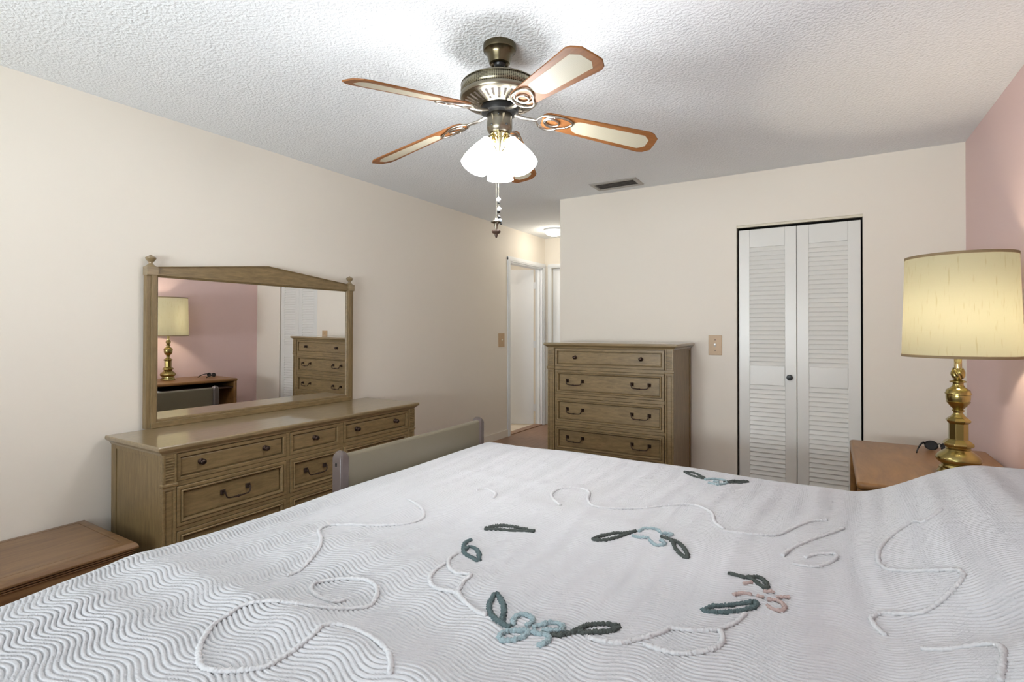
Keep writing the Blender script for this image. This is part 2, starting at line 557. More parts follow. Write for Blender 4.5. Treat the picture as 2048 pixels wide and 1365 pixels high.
def knob(parent, x, z):
    bm = bmesh.new()
    mt = Matrix.Rotation(R(90), 4, 'X')
    lathe(bm, [(0.015, -0.006), (0.0155, -0.003), (0.012, -0.001), (0.006, 0.002), (0.0055, 0.009), (0.012, 0.013), (0.0145, 0.019), (0.0125, 0.025), (0.006, 0.028), (0.0, 0.0285)], 24, (x, 0.0, z), mt)
    return obj('knob', bm, M['pull'], parent, smooth=True, angle=60)

def bail(parent, x, z, w):
    bm = bmesh.new()
    for s in (-1, 1):
        cx = x + s * w / 2
        r = 0.0125
        loft(bm, [[(cx - r * k, y, z - r * k), (cx + r * k, y, z - r * k), (cx + r * k, y, z + r * k), (cx - r * k, y, z + r * k)]
                  for k, y in ((1, 0.006), (1, 0.002), (0.7, -0.001), (0.65, -0.004), (0.3, -0.012), (0.25, -0.016))])
        ball(bm, (cx, -0.015, z), 0.0062, 2)
    y = -0.017
    pts = [(x - w / 2, y, z), (x - w / 2 + 0.002, y - 0.004, z - 0.012), (x - w / 2 + 0.008, y - 0.006, z - 0.024), (x - w / 2 + 0.02, y - 0.007, z - 0.029),
           (x - 0.012, y - 0.007, z - 0.031), (x, y - 0.007, z - 0.031), (x + 0.012, y - 0.007, z - 0.031),
           (x + w / 2 - 0.02, y - 0.007, z - 0.029), (x + w / 2 - 0.008, y - 0.006, z - 0.024), (x + w / 2 - 0.002, y - 0.004, z - 0.012), (x + w / 2, y, z)]
    tube(bm, smooth_path(pts, 0.004), 0.0036, 8)
    for dx, rr in ((0, 0.0068), (-0.011, 0.0052), (0.011, 0.0052), (-0.02, 0.0043), (0.02, 0.0043)):
        ball(bm, (x + dx, y - 0.007, z - 0.031), rr, 2)
    return obj('handle', bm, M['pull'], parent, smooth=True, angle=50)

def drawer(parent, x0, x1, z0, z1, style, pulls):
    g = 0.002
    bm = bmesh.new()
    face_rings(bm, x0 + g, x1 - g, z0 + g, z1 - g, style)
    d = obj('drawer', bm, M['case'], parent, bevel=0.0008)
    for k in pulls:
        if k[0] == 'knob':
            knob(d, k[1], k[2])
        else:
            bail(d, k[1], k[2], k[3])
    return d

def pilaster(parent, x0, x1, z_base, z_cap0, z_cap1, z_top, flutes):
    bm = bmesh.new()
    w = x1 - x0
    # fluted block
    box(bm, x0, x1, -0.004, 0.02, z_cap1, z_top)
    a, b_ = z_cap1 + 0.012, z_top - 0.008
    box(bm, x0 + 0.002, x0 + 0.011, -0.010, -0.004, z_cap1 + 0.004, z_top)
    box(bm, x1 - 0.011, x1 - 0.002, -0.010, -0.004, z_cap1 + 0.004, z_top)
    for i in range(flutes):
        z = a + (i + 0.5) * (b_ - a) / flutes
        hh = (b_ - a) / flutes * 0.36
        loft(bm, [[(x, -0.004, z - hh), (x, -0.009, z - hh * 0.5), (x, -0.009, z + hh * 0.5), (x, -0.004, z + hh)] for x in (x0 + 0.011, x1 - 0.011)])
    # cap moulding
    slab_rings(bm, x0, x1, -0.006, 0.02, [(0.0, z_cap0 - 0.002), (0.0, z_cap0 + 0.004), (0.005, z_cap0 + 0.010), (0.005, z_cap1 - 0.004), (0.001, z_cap1)])
    # panelled shaft
    face_rings(bm, x0, x1, z_base, z_cap0 - 0.002, [(0.0, 0.02), (0.0, -0.004), (0.002, -0.006), (0.010, -0.006), (0.012, 0.002), (0.016, 0.002), (0.019, -0.001), (w * 0.5 - 0.004, -0.001)])
    return obj('pilaster', bm, M['case'], parent, bevel=0.0008)

def case_body(parent, W, D, z_top, z_base, stiles, rails, pil):
    """carcass: sides with a raised frame, face frame strips, plinth"""
    bm = bmesh.new()
    box(bm, 0.006, W - 0.006, 0.019, D - 0.004, z_base, z_top)                # core
    for z0, z1 in rails:
        box(bm, pil, W - pil, 0.0, 0.019, z0, z1)
    for x0, x1 in stiles:
        box(bm, x0, x1, 0.0005, 0.019, z_base, z_top)
    obj('body', bm, M['case'], parent, bevel=0.001)
    for s, nm in ((0, 'side_panel'), (1, 'side_panel')):
        bm = bmesh.new()
        xa, xb = (0.0, 0.006) if s == 0 else (W - 0.006, W)
        box(bm, xa, xb, 0.0, 0.05, z_base, z_top)
        box(bm, xa, xb, D - 0.05, D, z_base, z_top)
        box(bm, xa, xb, 0.05, D - 0.05, z_top - 0.02, z_top)
        box(bm, xa, xb, 0.05, D - 0.05, z_base, z_base + 0.07)
        x1, x2 = (0.0035, 0.006) if s == 0 else (W - 0.006, W - 0.0035)
        box(bm, x1, x2, 0.053, D - 0.053, z_base + 0.07, z_top - 0.02)
        obj(nm, bm, M['case_side'], parent, bevel=0.001)
    bm = bmesh.new()
    slab_rings(bm, 0.004, W - 0.004, 0.004, D - 0.004, [(0.0, 0.0), (0.008, 0.0), (0.008, z_base - 0.012), (0.0, z_base)])
    obj('plinth', bm, M['case'], parent, bevel=0.001)

# long dresser on the left wall (front faces +x)
kx = 0.97
DRX = 0.572
y_of = lambda y: y * kx
z_of = lambda z: 1.2383 - (1.2383 - z) * kx
DY = y_of(1.272)
dres = thing('dresser', 'long grey-washed wooden dresser with nine drawers along the left wall', 'dresser', (DRX, DY, 0), (0, 0, R(90)))
W = y_of(3.038) - DY
D = DRX - 0.055
X = lambda y: y_of(y) - DY
zt = z_of(0.636)
r1 = (z_of(0.497), z_of(0.634)); r2 = (z_of(0.274), z_of(0.475)); r3 = (0.085, z_of(0.254))
cols = [(X(1.334), X(1.938)), (X(1.962), X(2.328)), (X(2.358), X(2.973))]
case_body(dres, W, D, zt, 0.075, [(cols[0][1], cols[1][0]), (cols[1][1], cols[2][0])],
          [(0.075, r3[0]), (r3[1], r2[0]), (r2[1], r1[0]), (r1[1], zt)], 0.062)
bm = bmesh.new()
slab_rings(bm, 0.0, W, 0.0, D, [(0.0, zt - 0.002), (0.004, zt + 0.002), (0.006, zt + 0.008), (0.012, zt + 0.014), (0.022, zt + 0.022), (0.027, zt + 0.026), (0.0285, zt + 0.030), (0.0285, 0.694), (0.026, 0.699), (0.024, 0.70)])
obj('dresser_top', bm, M['case_top'], dres, bevel=0.0012)
pilaster(dres, -0.0008, 0.060, 0.075, r2[1] + 0.0, r1[0], zt, 9)
pilaster(dres, W - 0.060, W + 0.0008, 0.075, r2[1] + 0.0, r1[0], zt, 9)
kz = z_of(0.572)
for (x0, x1), ks in zip(cols, ([X(1.454), X(1.806)], [X(2.139)], [X(2.475), X(2.84)])):
    drawer(dres, x0, x1, *r1, FLUSH, [('knob', k, kz) for k in ks])
    xm = (x0 + x1) / 2
    drawer(dres, x0, x1, *r2, RAISED, [('bail', xm, z_of(0.386), 0.134)])
    drawer(dres, x0, x1, *r3, RAISED, [('bail', xm, z_of(0.386) - 0.20, 0.134)])

# tall chest of drawers on the far wall (front faces -y)
kc = 0.9773
q_of = lambda z: 1.2383 - (1.2383 - z) * kc
chest = thing('chest_of_drawers', 'tall grey-washed wooden chest of drawers beside the hall opening', 'chest of drawers', (1.2517, 3.792, 0), (0, 0, 0))
Wt = 1.03 * kc
Dt = 0.545
zt = q_of(1.094)
LV = [q_of(z) for z in (0.232, 0.254, 0.456, 0.479, 0.686, 0.711, 0.914, 0.940, 1.087)]
case_body(chest, Wt, Dt, zt, 0.05, [], [(0.05, 0.064), (LV[0], LV[1]), (LV[2], LV[3]), (LV[4], LV[5]), (LV[6], LV[7]), (LV[8], zt)], 0.064)
bm = bmesh.new()
slab_rings(bm, 0.0, Wt, 0.0, Dt, [(0.0, zt - 0.004), (0.004, zt), (0.006, zt + 0.006), (0.012, zt + 0.011), (0.021, zt + 0.017), (0.026, zt + 0.020), (0.0275, zt + 0.024), (0.0275, q_of(1.129)), (0.025, q_of(1.133)), (0.023, q_of(1.134))])
obj('chest_top', bm, M['case_top'], chest, bevel=0.0012)
pilaster(chest, -0.0008, 0.061, 0.05, LV[6], LV[7], zt, 10)
pilaster(chest, Wt - 0.061, Wt + 0.0008, 0.05, LV[6], LV[7], zt, 10)
x0, x1 = 0.0645, Wt - 0.0645
drawer(chest, x0, x1, LV[7], LV[8], FLUSH, [('knob', 0.247 * kc, q_of(1.017)), ('knob', 0.788 * kc, q_of(1.017))])
for z0, z1 in ((LV[5], LV[6]), (LV[3], LV[4]), (LV[1], LV[2]), (0.064, LV[0])):
    zc = (z0 + z1) / 2 + 0.012
    drawer(chest, x0, x1, z0, z1, RAISED, [('bail', 0.242 * kc, zc, 0.130), ('bail', 0.783 * kc, zc, 0.130)])

# ------------------------------------------------------------------ mirror standing on the dresser
MA = -1.0
mir = thing('dresser_mirror', 'framed rectangular mirror with peaked top standing on the long dresser', 'mirror', (0.050, 1.404 * 0.992, 0.7005), (R(0.42), 0, R(90 + MA)))
mw = (2.822 - 1.404) * 0.998
mh = 0.885
pw_ = 0.052
def post_part(x0):
    bm = bmesh.new()
    box(bm, x0, x0 + pw_, 0.0, 0.035, 0, mh - 0.048)
    box(bm, x0 + 0.022, x0 + pw_ - 0.002, -0.008, 0.0, 0, mh - 0.048) if x0 < 0.5 else box(bm, x0 + 0.002, x0 + pw_ - 0.022, -0.008, 0.0, 0, mh - 0.048)
    o = obj('post', bm, M['case_side'], mir, bevel=0.0015)
    bm = bmesh.new()
    slab_rings(bm, x0 + 0.001, x0 + pw_ - 0.001, -0.010, 0.036, [(0, mh - 0.05), (0.003, mh - 0.046), (0.003, mh - 0.004), (0, mh)], False)
    obj('post_block', bm, M['case_top'], o, bevel=0.001)
    bm = bmesh.new()
    cx, cy = x0 + pw_ / 2, 0.013
    lathe(bm, [(0.026, mh), (0.024, mh + 0.003), (0.014, mh + 0.012), (0.010, mh + 0.018), (0.0105, mh + 0.023), (0.020, mh + 0.032), (0.0255, mh + 0.042), (0.0265, mh + 0.048), (0.022, mh + 0.052), (0.010, mh + 0.058), (0.004, mh + 0.063), (0.0, mh + 0.064)], 28, (cx, cy, 0))
    obj('finial', bm, M['case_top'], o, smooth=True, angle=30)
post_part(0.0)
post_part(mw - pw_)
# peaked top rail
bm = bmesh.new()
zl, zr = mh - 0.004, mh + 0.0
def rail_ring(xs, top, bot):
    return xs, top, bot
xa, xb, xc = pw_, mw / 2, mw - pw_
peak = mh + 0.068
prof = [(xa, mh - 0.001, mh - 0.047), (xb, peak, mh - 0.047), (xc, mh - 0.001, mh - 0.047)]
outl = [(xa, mh - 0.047), (xc, mh - 0.047), (xc, mh - 0.002), (xb + 0.02, peak - 0.001), (xb, peak), (xb - 0.02, peak - 0.001), (xa, mh - 0.002)]
loft(bm, [[(x, y, z) for x, z in outl] for y in (0.002, 0.032)])
o = obj('top_rail', bm, M['case'], mir, bevel=0.0015)
bm = bmesh.new()
for (p, q) in (((xa, mh - 0.006), (xb, peak - 0.004)), ((xb, peak - 0.004), (xc, mh - 0.006))):
    loft(bm, [[(e[0], yy, e[1] + dz) for yy, dz in ((0.002, 0.0), (-0.006, 0.0), (-0.009, 0.006), (0.002, 0.0062))] for e in (p, q)])
box(bm, xa, xc, -0.006, 0.002, mh - 0.047, mh - 0.037)
obj('rail_moulding', bm, M['case'], o, bevel=0.001)
# bottom rail and inner moulding
bm = bmesh.new()
box(bm, xa, xc, 0.0, 0.035, 0.0, 0.036)
box(bm, xa - 0.03, xc + 0.03, -0.010, 0.0, 0.0, 0.030)
obj('bottom_rail', bm, M['case'], mir, bevel=0.002)
bm = bmesh.new()
face_rings(bm, xa - 0.002, xc + 0.002, 0.034, mh - 0.045, [(0.0, 0.020), (0.0, 0.004), (0.004, 0.002), (0.009, 0.006), (0.012, 0.011)])
bm.faces.ensure_lookup_table()
bmesh.ops.delete(bm, geom=[f for f in bm.faces if len(f.verts) == 4 and f.calc_area() > 0.3], context='FACES')
obj('inner_moulding', bm, M['case'], mir)
obj('mirror_glass', B((xa + 0.002, xc - 0.002, 0.012, 0.016, 0.036, mh - 0.048)), M['mirror'], mir)
for x in (0.004, mw - 0.034):
    obj('support', B((x, x + 0.030, 0.036, 0.048, 0.0, 0.33)), M['trunk'], mir, bevel=0.004)
obj('backing', B((0.03, mw - 0.03, 0.018, 0.034, 0.03, mh - 0.05)), M['cherry_dark'], mir)

# ------------------------------------------------------------------ bed
bed = thing('bed', 'wooden bed with grey footboard under the white chenille bedspread', 'bed', (1.49, 1.44, 0))
BX, BY = 1.49, 1.44
bm = bmesh.new()
for y0, y1 in ((0.32, 1.38), (1.42, 2.44)):
    box(bm, 0.08, 2.40, y0 - BY, y1 - BY, 0.36, 0.56)
obj('mattress', bm, M['mattress'], bed, bevel=0.03, seg=3)
bm = bmesh.new()
for y0, y1 in ((0.34, 1.37), (1.43, 2.43)):
    box(bm, 0.10, 2.38, y0 - BY, y1 - BY, 0.18, 0.355)
obj('box_spring', bm, M['mattress'], bed, bevel=0.01)
# footboard of the far half
FY0, FY1 = 1.502, 2.50
prof = []
for a in range(0, 181, 15):
    prof.append((-0.030 + 0.014 - 0.016 * math.cos(R(a)) + 0.0, 0.705 + 0.014 * math.sin(R(a))))
prof = [(-0.032, 0.30)] + prof + [(0.0, 0.30)]
bm = bmesh.new()
loft(bm, [[(x, y - BY, z) for x, z in prof] for y in (FY0 + 0.02, FY1 - 0.02)])
obj('footboard', bm, M['footboard'], bed, smooth=True, angle=50)
for y in (FY0, FY1):
    bm = bmesh.new()
    x0, x1, h = -0.056, 0.006, 0.733
    sy = 0.023
    rings = []
    for o, z in ((0, 0.0), (0, h - 0.028), (0.004, h - 0.014), (0.011, h - 0.005), (0.020, h)):
        c = 0.008
        xa_, xb_, ya_, yb_ = x0 + o, x1 - o, y - sy - BY + o, y + sy - BY - o
        c = min(c, (yb_ - ya_) * 0.3)
        rings.append([(xa_ + c, ya_, z), (xb_ - c, ya_, z), (xb_, ya_ + c, z), (xb_, yb_ - c, z), (xb_ - c, yb_, z), (xa_ + c, yb_, z), (xa_, yb_ - c, z), (xa_, ya_ + c, z)])
    loft(bm, rings)
    pst = obj('bedpost', bm, M['post'], bed, bevel=0.002)
    if y == FY0:
        obj('bolt_hole', B((-0.030, -0.022, y - sy - BY - 0.0008, y - sy - BY + 0.002, h - 0.062, h - 0.048)), M['black_metal'], pst)
bm = B((0.006, 2.42, FY0 - 0.03 - BY + 0.01, FY0 - BY + 0.0, 0.24, 0.33), (0.006, 2.42, FY1 - 0.06 - BY, FY1 - 0.03 - BY, 0.24, 0.33))
obj('side_rail', bm, M['post'], bed)
for (x, y) in ((0.1, 0.36), (2.34, 0.36), (0.1, 1.34), (2.34, 1.34), (2.34, 1.5), (2.34, 2.4)):
    obj('leg', B((x, x + 0.05, y - BY - 0.025, y - BY + 0.025, 0.0, 0.18)), M['post'], bed)

# ------------------------------------------------------------------ chenille bedspread
def ss(a, b, x):
    t = np.clip((x - a) / (b - a), 0, 1)
    return t * t * (3 - 2 * t)

def vnoise(shape, cells, seed):
    r = np.random.default_rng(seed)
    g = r.random((cells[0] + 2, cells[1] + 2))
    a = np.linspace(0, cells[0], shape[0]); b = np.linspace(0, cells[1], shape[1])
    i = a.astype(int); j = b.astype(int)
    fa = (a - i)[:, None]; fb = (b - j)[None, :]
    fa = fa * fa * (3 - 2 * fa); fb = fb * fb * (3 - 2 * fb)
    return (g[i][:, j] * (1 - fa) * (1 - fb) + g[i + 1][:, j] * fa * (1 - fb) + g[i][:, j + 1] * (1 - fa) * fb + g[i + 1][:, j + 1] * fa * fb)

QX0, QX1, QY0, QY1, QZ, QR = 1.515, 3.93, 0.27, 2.515, 0.605, 0.055

def quilt_z(x, y):
    """soft top surface of the made bed"""
    x = np.asarray(x, float); y = np.asarray(y, float)
    z = QZ + 0.0 * x
    seam = np.exp(-((y - 1.36) / 0.10) ** 2)
    z = z + 0.155 * ss(3.27, 3.68, x) * (1 - 0.30 * seam) * (1 - 0.25 * ss(0.75, 0.45, y))
    z = z - 0.006 * seam * ss(1.6, 2.0, x)
    fold = lambda y0, s, a, xa, xb: a * np.exp(-((y - y0 - 0.03 * np.sin((x - 1.6) * 2.3)) / s) ** 2) * ss(xa, xa + 0.3, x) * (1 - ss(xb - 0.4, xb, x))
    z = z + fold(0.70, 0.055, 0.016, 1.45, 2.9) + fold(0.52, 0.05, 0.008, 1.5, 2.3) - fold(0.86, 0.07, 0.008, 1.6, 3.0)
    z = z + fold(1.05, 0.07, 0.007, 1.5, 2.8) + fold(1.62, 0.06, 0.007, 2.0, 3.1) + fold(1.88, 0.05, 0.006, 1.6, 2.6)
    z = z + 0.0035 * np.sin(3.1 * x + 5.3 * y) + 0.003 * np.sin(7.3 * y - 2.2 * x + 1.0) + 0.002 * np.sin(11 * x + 4 * y)
    return z

def make_quilt():
    drop = 0.34
    sx = np.arange(QX0 - drop, QX1 + 0.0001, 0.0068)
    sy = np.concatenate([np.arange(QY0 - 0.2, 1.15, 0.00142), np.arange(1.15, QY1 + drop, 0.0019)])
    nx, ny = len(sx), len(sy)
    A, Bq = np.meshgrid(sx, sy, indexing='ij')
    # overflow past the rounded edges
    ox = np.minimum(A - (QX0 + QR), 0)
    oy = np.where(Bq < QY0 + QR, Bq - (QY0 + QR), np.where(Bq > QY1 - QR, Bq - (QY1 - QR), 0))
    L = np.hypot(ox, oy)
    Ls = np.maximum(L, 1e-9)
    ang = np.minimum(L / QR, PI / 2)
    ext = QR * np.sin(ang)
    down = QR * (1 - np.cos(ang)) + np.maximum(L - QR * PI / 2, 0)
    bx = np.where(ox < 0, QX0 + QR, A)
    by = np.where(Bq < QY0 + QR, QY0 + QR, np.where(Bq > QY1 - QR, QY1 - QR, Bq))
    shift = 0.05 * ss(0.80, 0.33, by) * ss(1.95, 1.6, bx)
    wob = 0.012 * np.sin(A * 9 + Bq * 7) * np.clip((down - 0.06) / 0.2, 0, 1)
    X_ = bx + ox / Ls * (ext + wob) + shift
    Y_ = by + oy / Ls * (ext + wob)
    Z_ = quilt_z(bx, by) - down
    P = np.stack([X_, Y_, Z_], -1)
    gx = np.gradient(P, axis=0); gy = np.gradient(P, axis=1)
    N = np.cross(gx, gy)
    N /= np.linalg.norm(N, axis=-1, keepdims=True) + 1e-12
    warp = (vnoise((nx, ny), (16, 16), 3) - 0.5) * 0.022
    ph = (Bq + warp + 0.0125 * np.sin(2 * PI * A / 0.165 + 2.2 * vnoise((nx, ny), (5, 6), 5))) / 0.0112
    g = np.abs(np.sin(PI * ph))
    ridge = np.minimum(1, g * 1.6) ** 0.5 - 1.0
    wear = 0.55 + 0.45 * ss(0.30, 0.62, vnoise((nx, ny), (9, 12), 8))
    deep = 0.0130 * wear
    fuzz = (RNG.random((nx, ny)) - 0.5) * 0.0008
    P = P + N * (ridge * deep + fuzz)[..., None]
    me = bpy.data.meshes.new('bedspread')
    nv = nx * ny
    me.vertices.add(nv)
    me.vertices.foreach_set('co', P.reshape(-1).astype(np.float32))
    idx = np.arange(nv).reshape(nx, ny)
    q = np.stack([idx[:-1, :-1], idx[1:, :-1], idx[1:, 1:], idx[:-1, 1:]], -1).reshape(-1, 4)
    nf = len(q)
    me.loops.add(nf * 4)
    me.loops.foreach_set('vertex_index', q.reshape(-1).astype(np.int32))
    me.polygons.add(nf)
    me.polygons.foreach_set('loop_start', (np.arange(nf) * 4).astype(np.int32))
    me.polygons.foreach_set('use_smooth', np.ones(nf, bool))
    me.update(calc_edges=True)
    me.materials.append(M['chenille'])
    o = bpy.data.objects.new('bedspread', me)
    COL.objects.link(o)
    return o

spread = make_quilt()
tag(spread, 'white chenille bedspread with wavy ridges and tufted flowers covering the bed', 'bedspread')

def tuft(name, paths, key, r, label=None):
    lift = 0.0010 if key != 'w' else 0.0006
    bm = bmesh.new()
    for pts in paths:
        p3 = smooth_path([(x, y, 0) for x, y in pts], 0.0022)
        p3 = [Vector((p.x, p.y, float(quilt_z(p.x, p.y)) + lift)) for p in p3]
        rr = [r * random.uniform(0.8, 1.2) for _ in p3]
        rr[0] = rr[-1] = r * 0.6
        tube(bm, p3, rr, 12, jitter=0.30, squash=0.8)
    o = obj(name, bm, M['tuft_' + key] if key != 'w' else M['tuft_white'], spread, smooth=True, angle=180)
    if label:
        o['label'] = label
    return o
LEAVES = [
    ('g', [(2.422, 1.444), (2.376, 1.443), (2.336, 1.441), (2.295, 1.427), (2.272, 1.391), (2.309, 1.405), (2.345, 1.414), (2.384, 1.429), (2.422, 1.444)]),
    ('t', [(2.283, 1.298), (2.284, 1.265), (2.307, 1.227), (2.331, 1.201), (2.359, 1.190), (2.389, 1.182), (2.367, 1.218), (2.337, 1.245), (2.311, 1.248), (2.314, 1.224)]),
    ('g', [(2.694, 1.609), (2.668, 1.581), (2.644, 1.567), (2.616, 1.529), (2.600, 1.487), (2.633, 1.503), (2.655, 1.537), (2.671, 1.571), (2.694, 1.609)]),
    ('g', [(2.770, 1.606), (2.805, 1.599), (2.835, 1.584), (2.859, 1.548), (2.872, 1.514), (2.859, 1.514), (2.835, 1.543), (2.817, 1.577), (2.805, 1.599)]),
    ('g', [(2.984, 1.472), (3.004, 1.470), (3.026, 1.470), (3.054, 1.485), (3.073, 1.471), (3.080, 1.444), (3.068, 1.443), (3.053, 1.459), (3.034, 1.473)]),
    ('t', [(2.637, 0.948), (2.619, 0.949), (2.607, 0.964), (2.590, 0.996), (2.566, 1.023), (2.539, 1.040), (2.546, 1.007), (2.559, 0.983), (2.581, 0.963), (2.603, 0.954), (2.619, 0.949)]),
    ('g', [(2.722, 0.963), (2.739, 0.971), (2.752, 0.986), (2.762, 1.003), (2.769, 1.026), (2.783, 1.046), (2.803, 1.061), (2.830, 1.069), (2.825, 1.047), (2.810, 1.030), (2.792, 1.017), (2.777, 1.007), (2.762, 1.002)]),
    ('t', [(2.968, 1.239), (2.982, 1.272), (3.012, 1.301), (3.043, 1.335), (3.062, 1.359), (3.066, 1.336), (3.051, 1.304), (3.021, 1.268), (2.991, 1.244), (2.968, 1.239)]),
    ('g', [(2.662, 2.379), (2.702, 2.380), (2.740, 2.346), (2.760, 2.317), (2.721, 2.325), (2.685, 2.352), (2.662, 2.379)]),
    ('g', [(2.837, 2.311), (2.875, 2.365), (2.918, 2.385), (2.886, 2.341), (2.837, 2.311)]),
]
BLUE = [
    ('b', [(2.639, 0.956), (2.630, 0.970), (2.629, 0.989), (2.642, 1.000), (2.658, 0.998), (2.669, 0.985), (2.664, 0.965)]),
    ('b', [(2.678, 0.968), (2.691, 0.984), (2.701, 0.999), (2.719, 1.007), (2.733, 1.002), (2.734, 0.988), (2.719, 0.977), (2.700, 0.968)]),
    ('b', [(2.636, 0.906), (2.631, 0.918), (2.635, 0.931), (2.653, 0.942), (2.675, 0.953), (2.678, 0.936), (2.667, 0.919), (2.651, 0.907), (2.637, 0.904)]),
    ('b', [(2.683, 0.955), (2.701, 0.955), (2.719, 0.959), (2.727, 0.948), (2.723, 0.929), (2.713, 0.922)]),
    ('b', [(2.702, 1.606), (2.712, 1.639), (2.744, 1.652), (2.763, 1.632)]),
    ('b', [(2.765, 1.624), (2.795, 1.638), (2.789, 1.608)]),
    ('b', [(2.691, 1.574), (2.718, 1.575), (2.742, 1.586)]),
    ('b', [(2.746, 1.572), (2.774, 1.547), (2.794, 1.567), (2.776, 1.586)]),
    ('b', [(2.763, 2.303), (2.787, 2.333), (2.829, 2.343), (2.848, 2.309), (2.821, 2.262), (2.784, 2.270)]),
    ('b', [(2.797, 2.299), (2.821, 2.301)]),
]
PINK = [
    ('p', [(3.013, 1.366), (3.033, 1.386), (3.052, 1.389)]),
    ('p', [(3.061, 1.388), (3.078, 1.393)]),
    ('p', [(3.074, 1.419), (3.097, 1.431)]),
    ('p', [(3.103, 1.407), (3.131, 1.423)]),
    ('p', [(3.085, 1.385), (3.108, 1.391), (3.124, 1.371), (3.119, 1.346), (3.100, 1.341), (3.088, 1.357)]),
    ('p', [(3.026, 1.434), (3.045, 1.454)]),
]
WHITE = [
    ('w', [(1.876, 1.460), (1.974, 1.422), (2.038, 1.359), (2.035, 1.298), (1.999, 1.254), (1.926, 1.209), (1.858, 1.179), (1.817, 1.143), (1.834, 1.099), (1.898, 1.056), (1.945, 1.011), (1.976, 0.960), (2.003, 0.905), (2.001, 0.867)]),
    ('w', [(2.235, 0.858), (2.219, 0.831), (2.166, 0.830), (2.122, 0.847), (2.101, 0.876), (2.119, 0.907), (2.172, 0.943), (2.223, 0.950), (2.267, 0.927), (2.299, 0.873), (2.279, 0.835), (2.233, 0.795), (2.184, 0.765), (2.133, 0.736), (2.086, 0.696), (2.083, 0.663), (2.086, 0.633), (2.110, 0.601), (2.147, 0.568), (2.186, 0.546), (2.220, 0.540), (2.257, 0.556), (2.291, 0.585), (2.309, 0.609), (2.311, 0.640), (2.313, 0.669), (2.314, 0.705), (2.309, 0.733), (2.327, 0.755), (2.368, 0.766), (2.419, 0.763), (2.463, 0.751), (2.499, 0.732), (2.535, 0.698)]),
    ('w', [(2.307, 1.195), (2.315, 1.150), (2.346, 1.106), (2.390, 1.082), (2.428, 1.091), (2.436, 1.049), (2.450, 1.007)]),
    ('w', [(2.328, 1.118), (2.333, 1.062), (2.351, 1.024), (2.390, 1.002), (2.450, 1.007), (2.480, 0.989), (2.534, 0.966), (2.567, 0.960)]),
    ('w', [(2.391, 1.689), (2.308, 1.783), (2.290, 1.867), (2.348, 1.927), (2.408, 1.907), (2.441, 1.819), (2.490, 1.763), (2.564, 1.786), (2.642, 1.842), (2.730, 1.922), (2.800, 1.951), (2.863, 1.898), (2.893, 1.809), (2.927, 1.764)]),
    ('w', [(2.788, 0.994), (2.848, 1.009), (2.887, 1.055), (2.912, 1.096), (2.927, 1.125), (2.964, 1.138), (3.011, 1.171), (3.038, 1.221), (3.052, 1.282)]),
    ('w', [(2.893, 1.036), (2.946, 1.035), (2.983, 1.054), (3.017, 1.091), (3.028, 1.132), (3.016, 1.169)]),
    ('w', [(3.099, 1.653), (3.120, 1.723), (3.163, 1.811), (3.210, 1.889), (3.250, 1.964)]),
    ('w', [(3.126, 1.616), (3.169, 1.622), (3.202, 1.656), (3.228, 1.718), (3.219, 1.740), (3.175, 1.707), (3.154, 1.673)]),
    ('w', [(2.926, 1.750), (2.968, 1.758), (3.038, 1.776), (3.085, 1.821), (3.120, 1.904), (3.159, 1.983), (3.205, 2.020)]),
    ('w', [(3.499, 2.003), (3.448, 1.944), (3.425, 1.968), (3.371, 1.900), (3.334, 1.811), (3.325, 1.729), (3.337, 1.677), (3.359, 1.659), (3.430, 1.616), (3.466, 1.587), (3.472, 1.550), (3.439, 1.496), (3.389, 1.446), (3.350, 1.445), (3.313, 1.446), (3.293, 1.419), (3.299, 1.382), (3.313, 1.349)]),
    ('w', [(3.365, 1.296), (3.397, 1.287), (3.438, 1.290), (3.463, 1.288), (3.473, 1.276), (3.474, 1.236), (3.451, 1.144)]),
    ('w', [(2.023, 1.689), (2.047, 1.730), (2.112, 1.695), (2.140, 1.636)]),
]
for k, pts in LEAVES:
    tuft('embroidered_leaf', [pts], k, 0.0062, 'dark grey-green tufted leaf' if k == 'g' else 'teal grey tufted leaf')
tuft('embroidered_flower', [p for _, p in BLUE[0:4]], 'b', 0.0062, 'pale blue tufted flower')
tuft('embroidered_flower', [p for _, p in BLUE[4:8]], 'b', 0.0058, 'pale blue tufted flower')
tuft('embroidered_flower', [p for _, p in BLUE[8:]], 'b', 0.0065, 'pale blue tufted flower')
for _, pts in PINK:
    tuft('embroidered_petal', [pts], 'p', 0.005, 'faded pink tufted petal')
for _, pts in WHITE:
    tuft('tufted_scroll', [pts], 'w', 0.0056)

# ------------------------------------------------------------------ low wooden chest at the left wall
tr = thing('wooden_trunk', 'low reddish brown wooden chest against the left wall beside the dresser', 'trunk', (0.015, 0.0, 0))
bm = bmesh.new()
slab_rings(bm, 0.02, 0.520, 0.02, 1.12, [(0, 0.0), (0.008, 0.0), (0.008, 0.05), (0, 0.06), (0, 0.24)], False)
obj('trunk_body', bm, M['trunk'], tr, bevel=0.003)
bm = bmesh.new()
slab_rings(bm, 0.022, 0.518, 0.03, 1.118, [(0, 0.234), (0.007, 0.234), (0.011, 0.237), (0.011, 0.241), (0.003, 0.242), (0.003, 0.245), (0.015, 0.246), (0.018, 0.249), (0.018, 0.253), (0.009, 0.254), (0.009, 0.257), (0.024, 0.258), (0.027, 0.263), (0.027, 0.269), (0.022, 0.280), (0.014, 0.287), (0.004, 0.290), (-0.022, 0.290), (-0.0225, 0.287), (-0.0245, 0.287), (-0.025, 0.290)], False)
obj('lid', bm, M['trunk'], tr, bevel=0.0015)

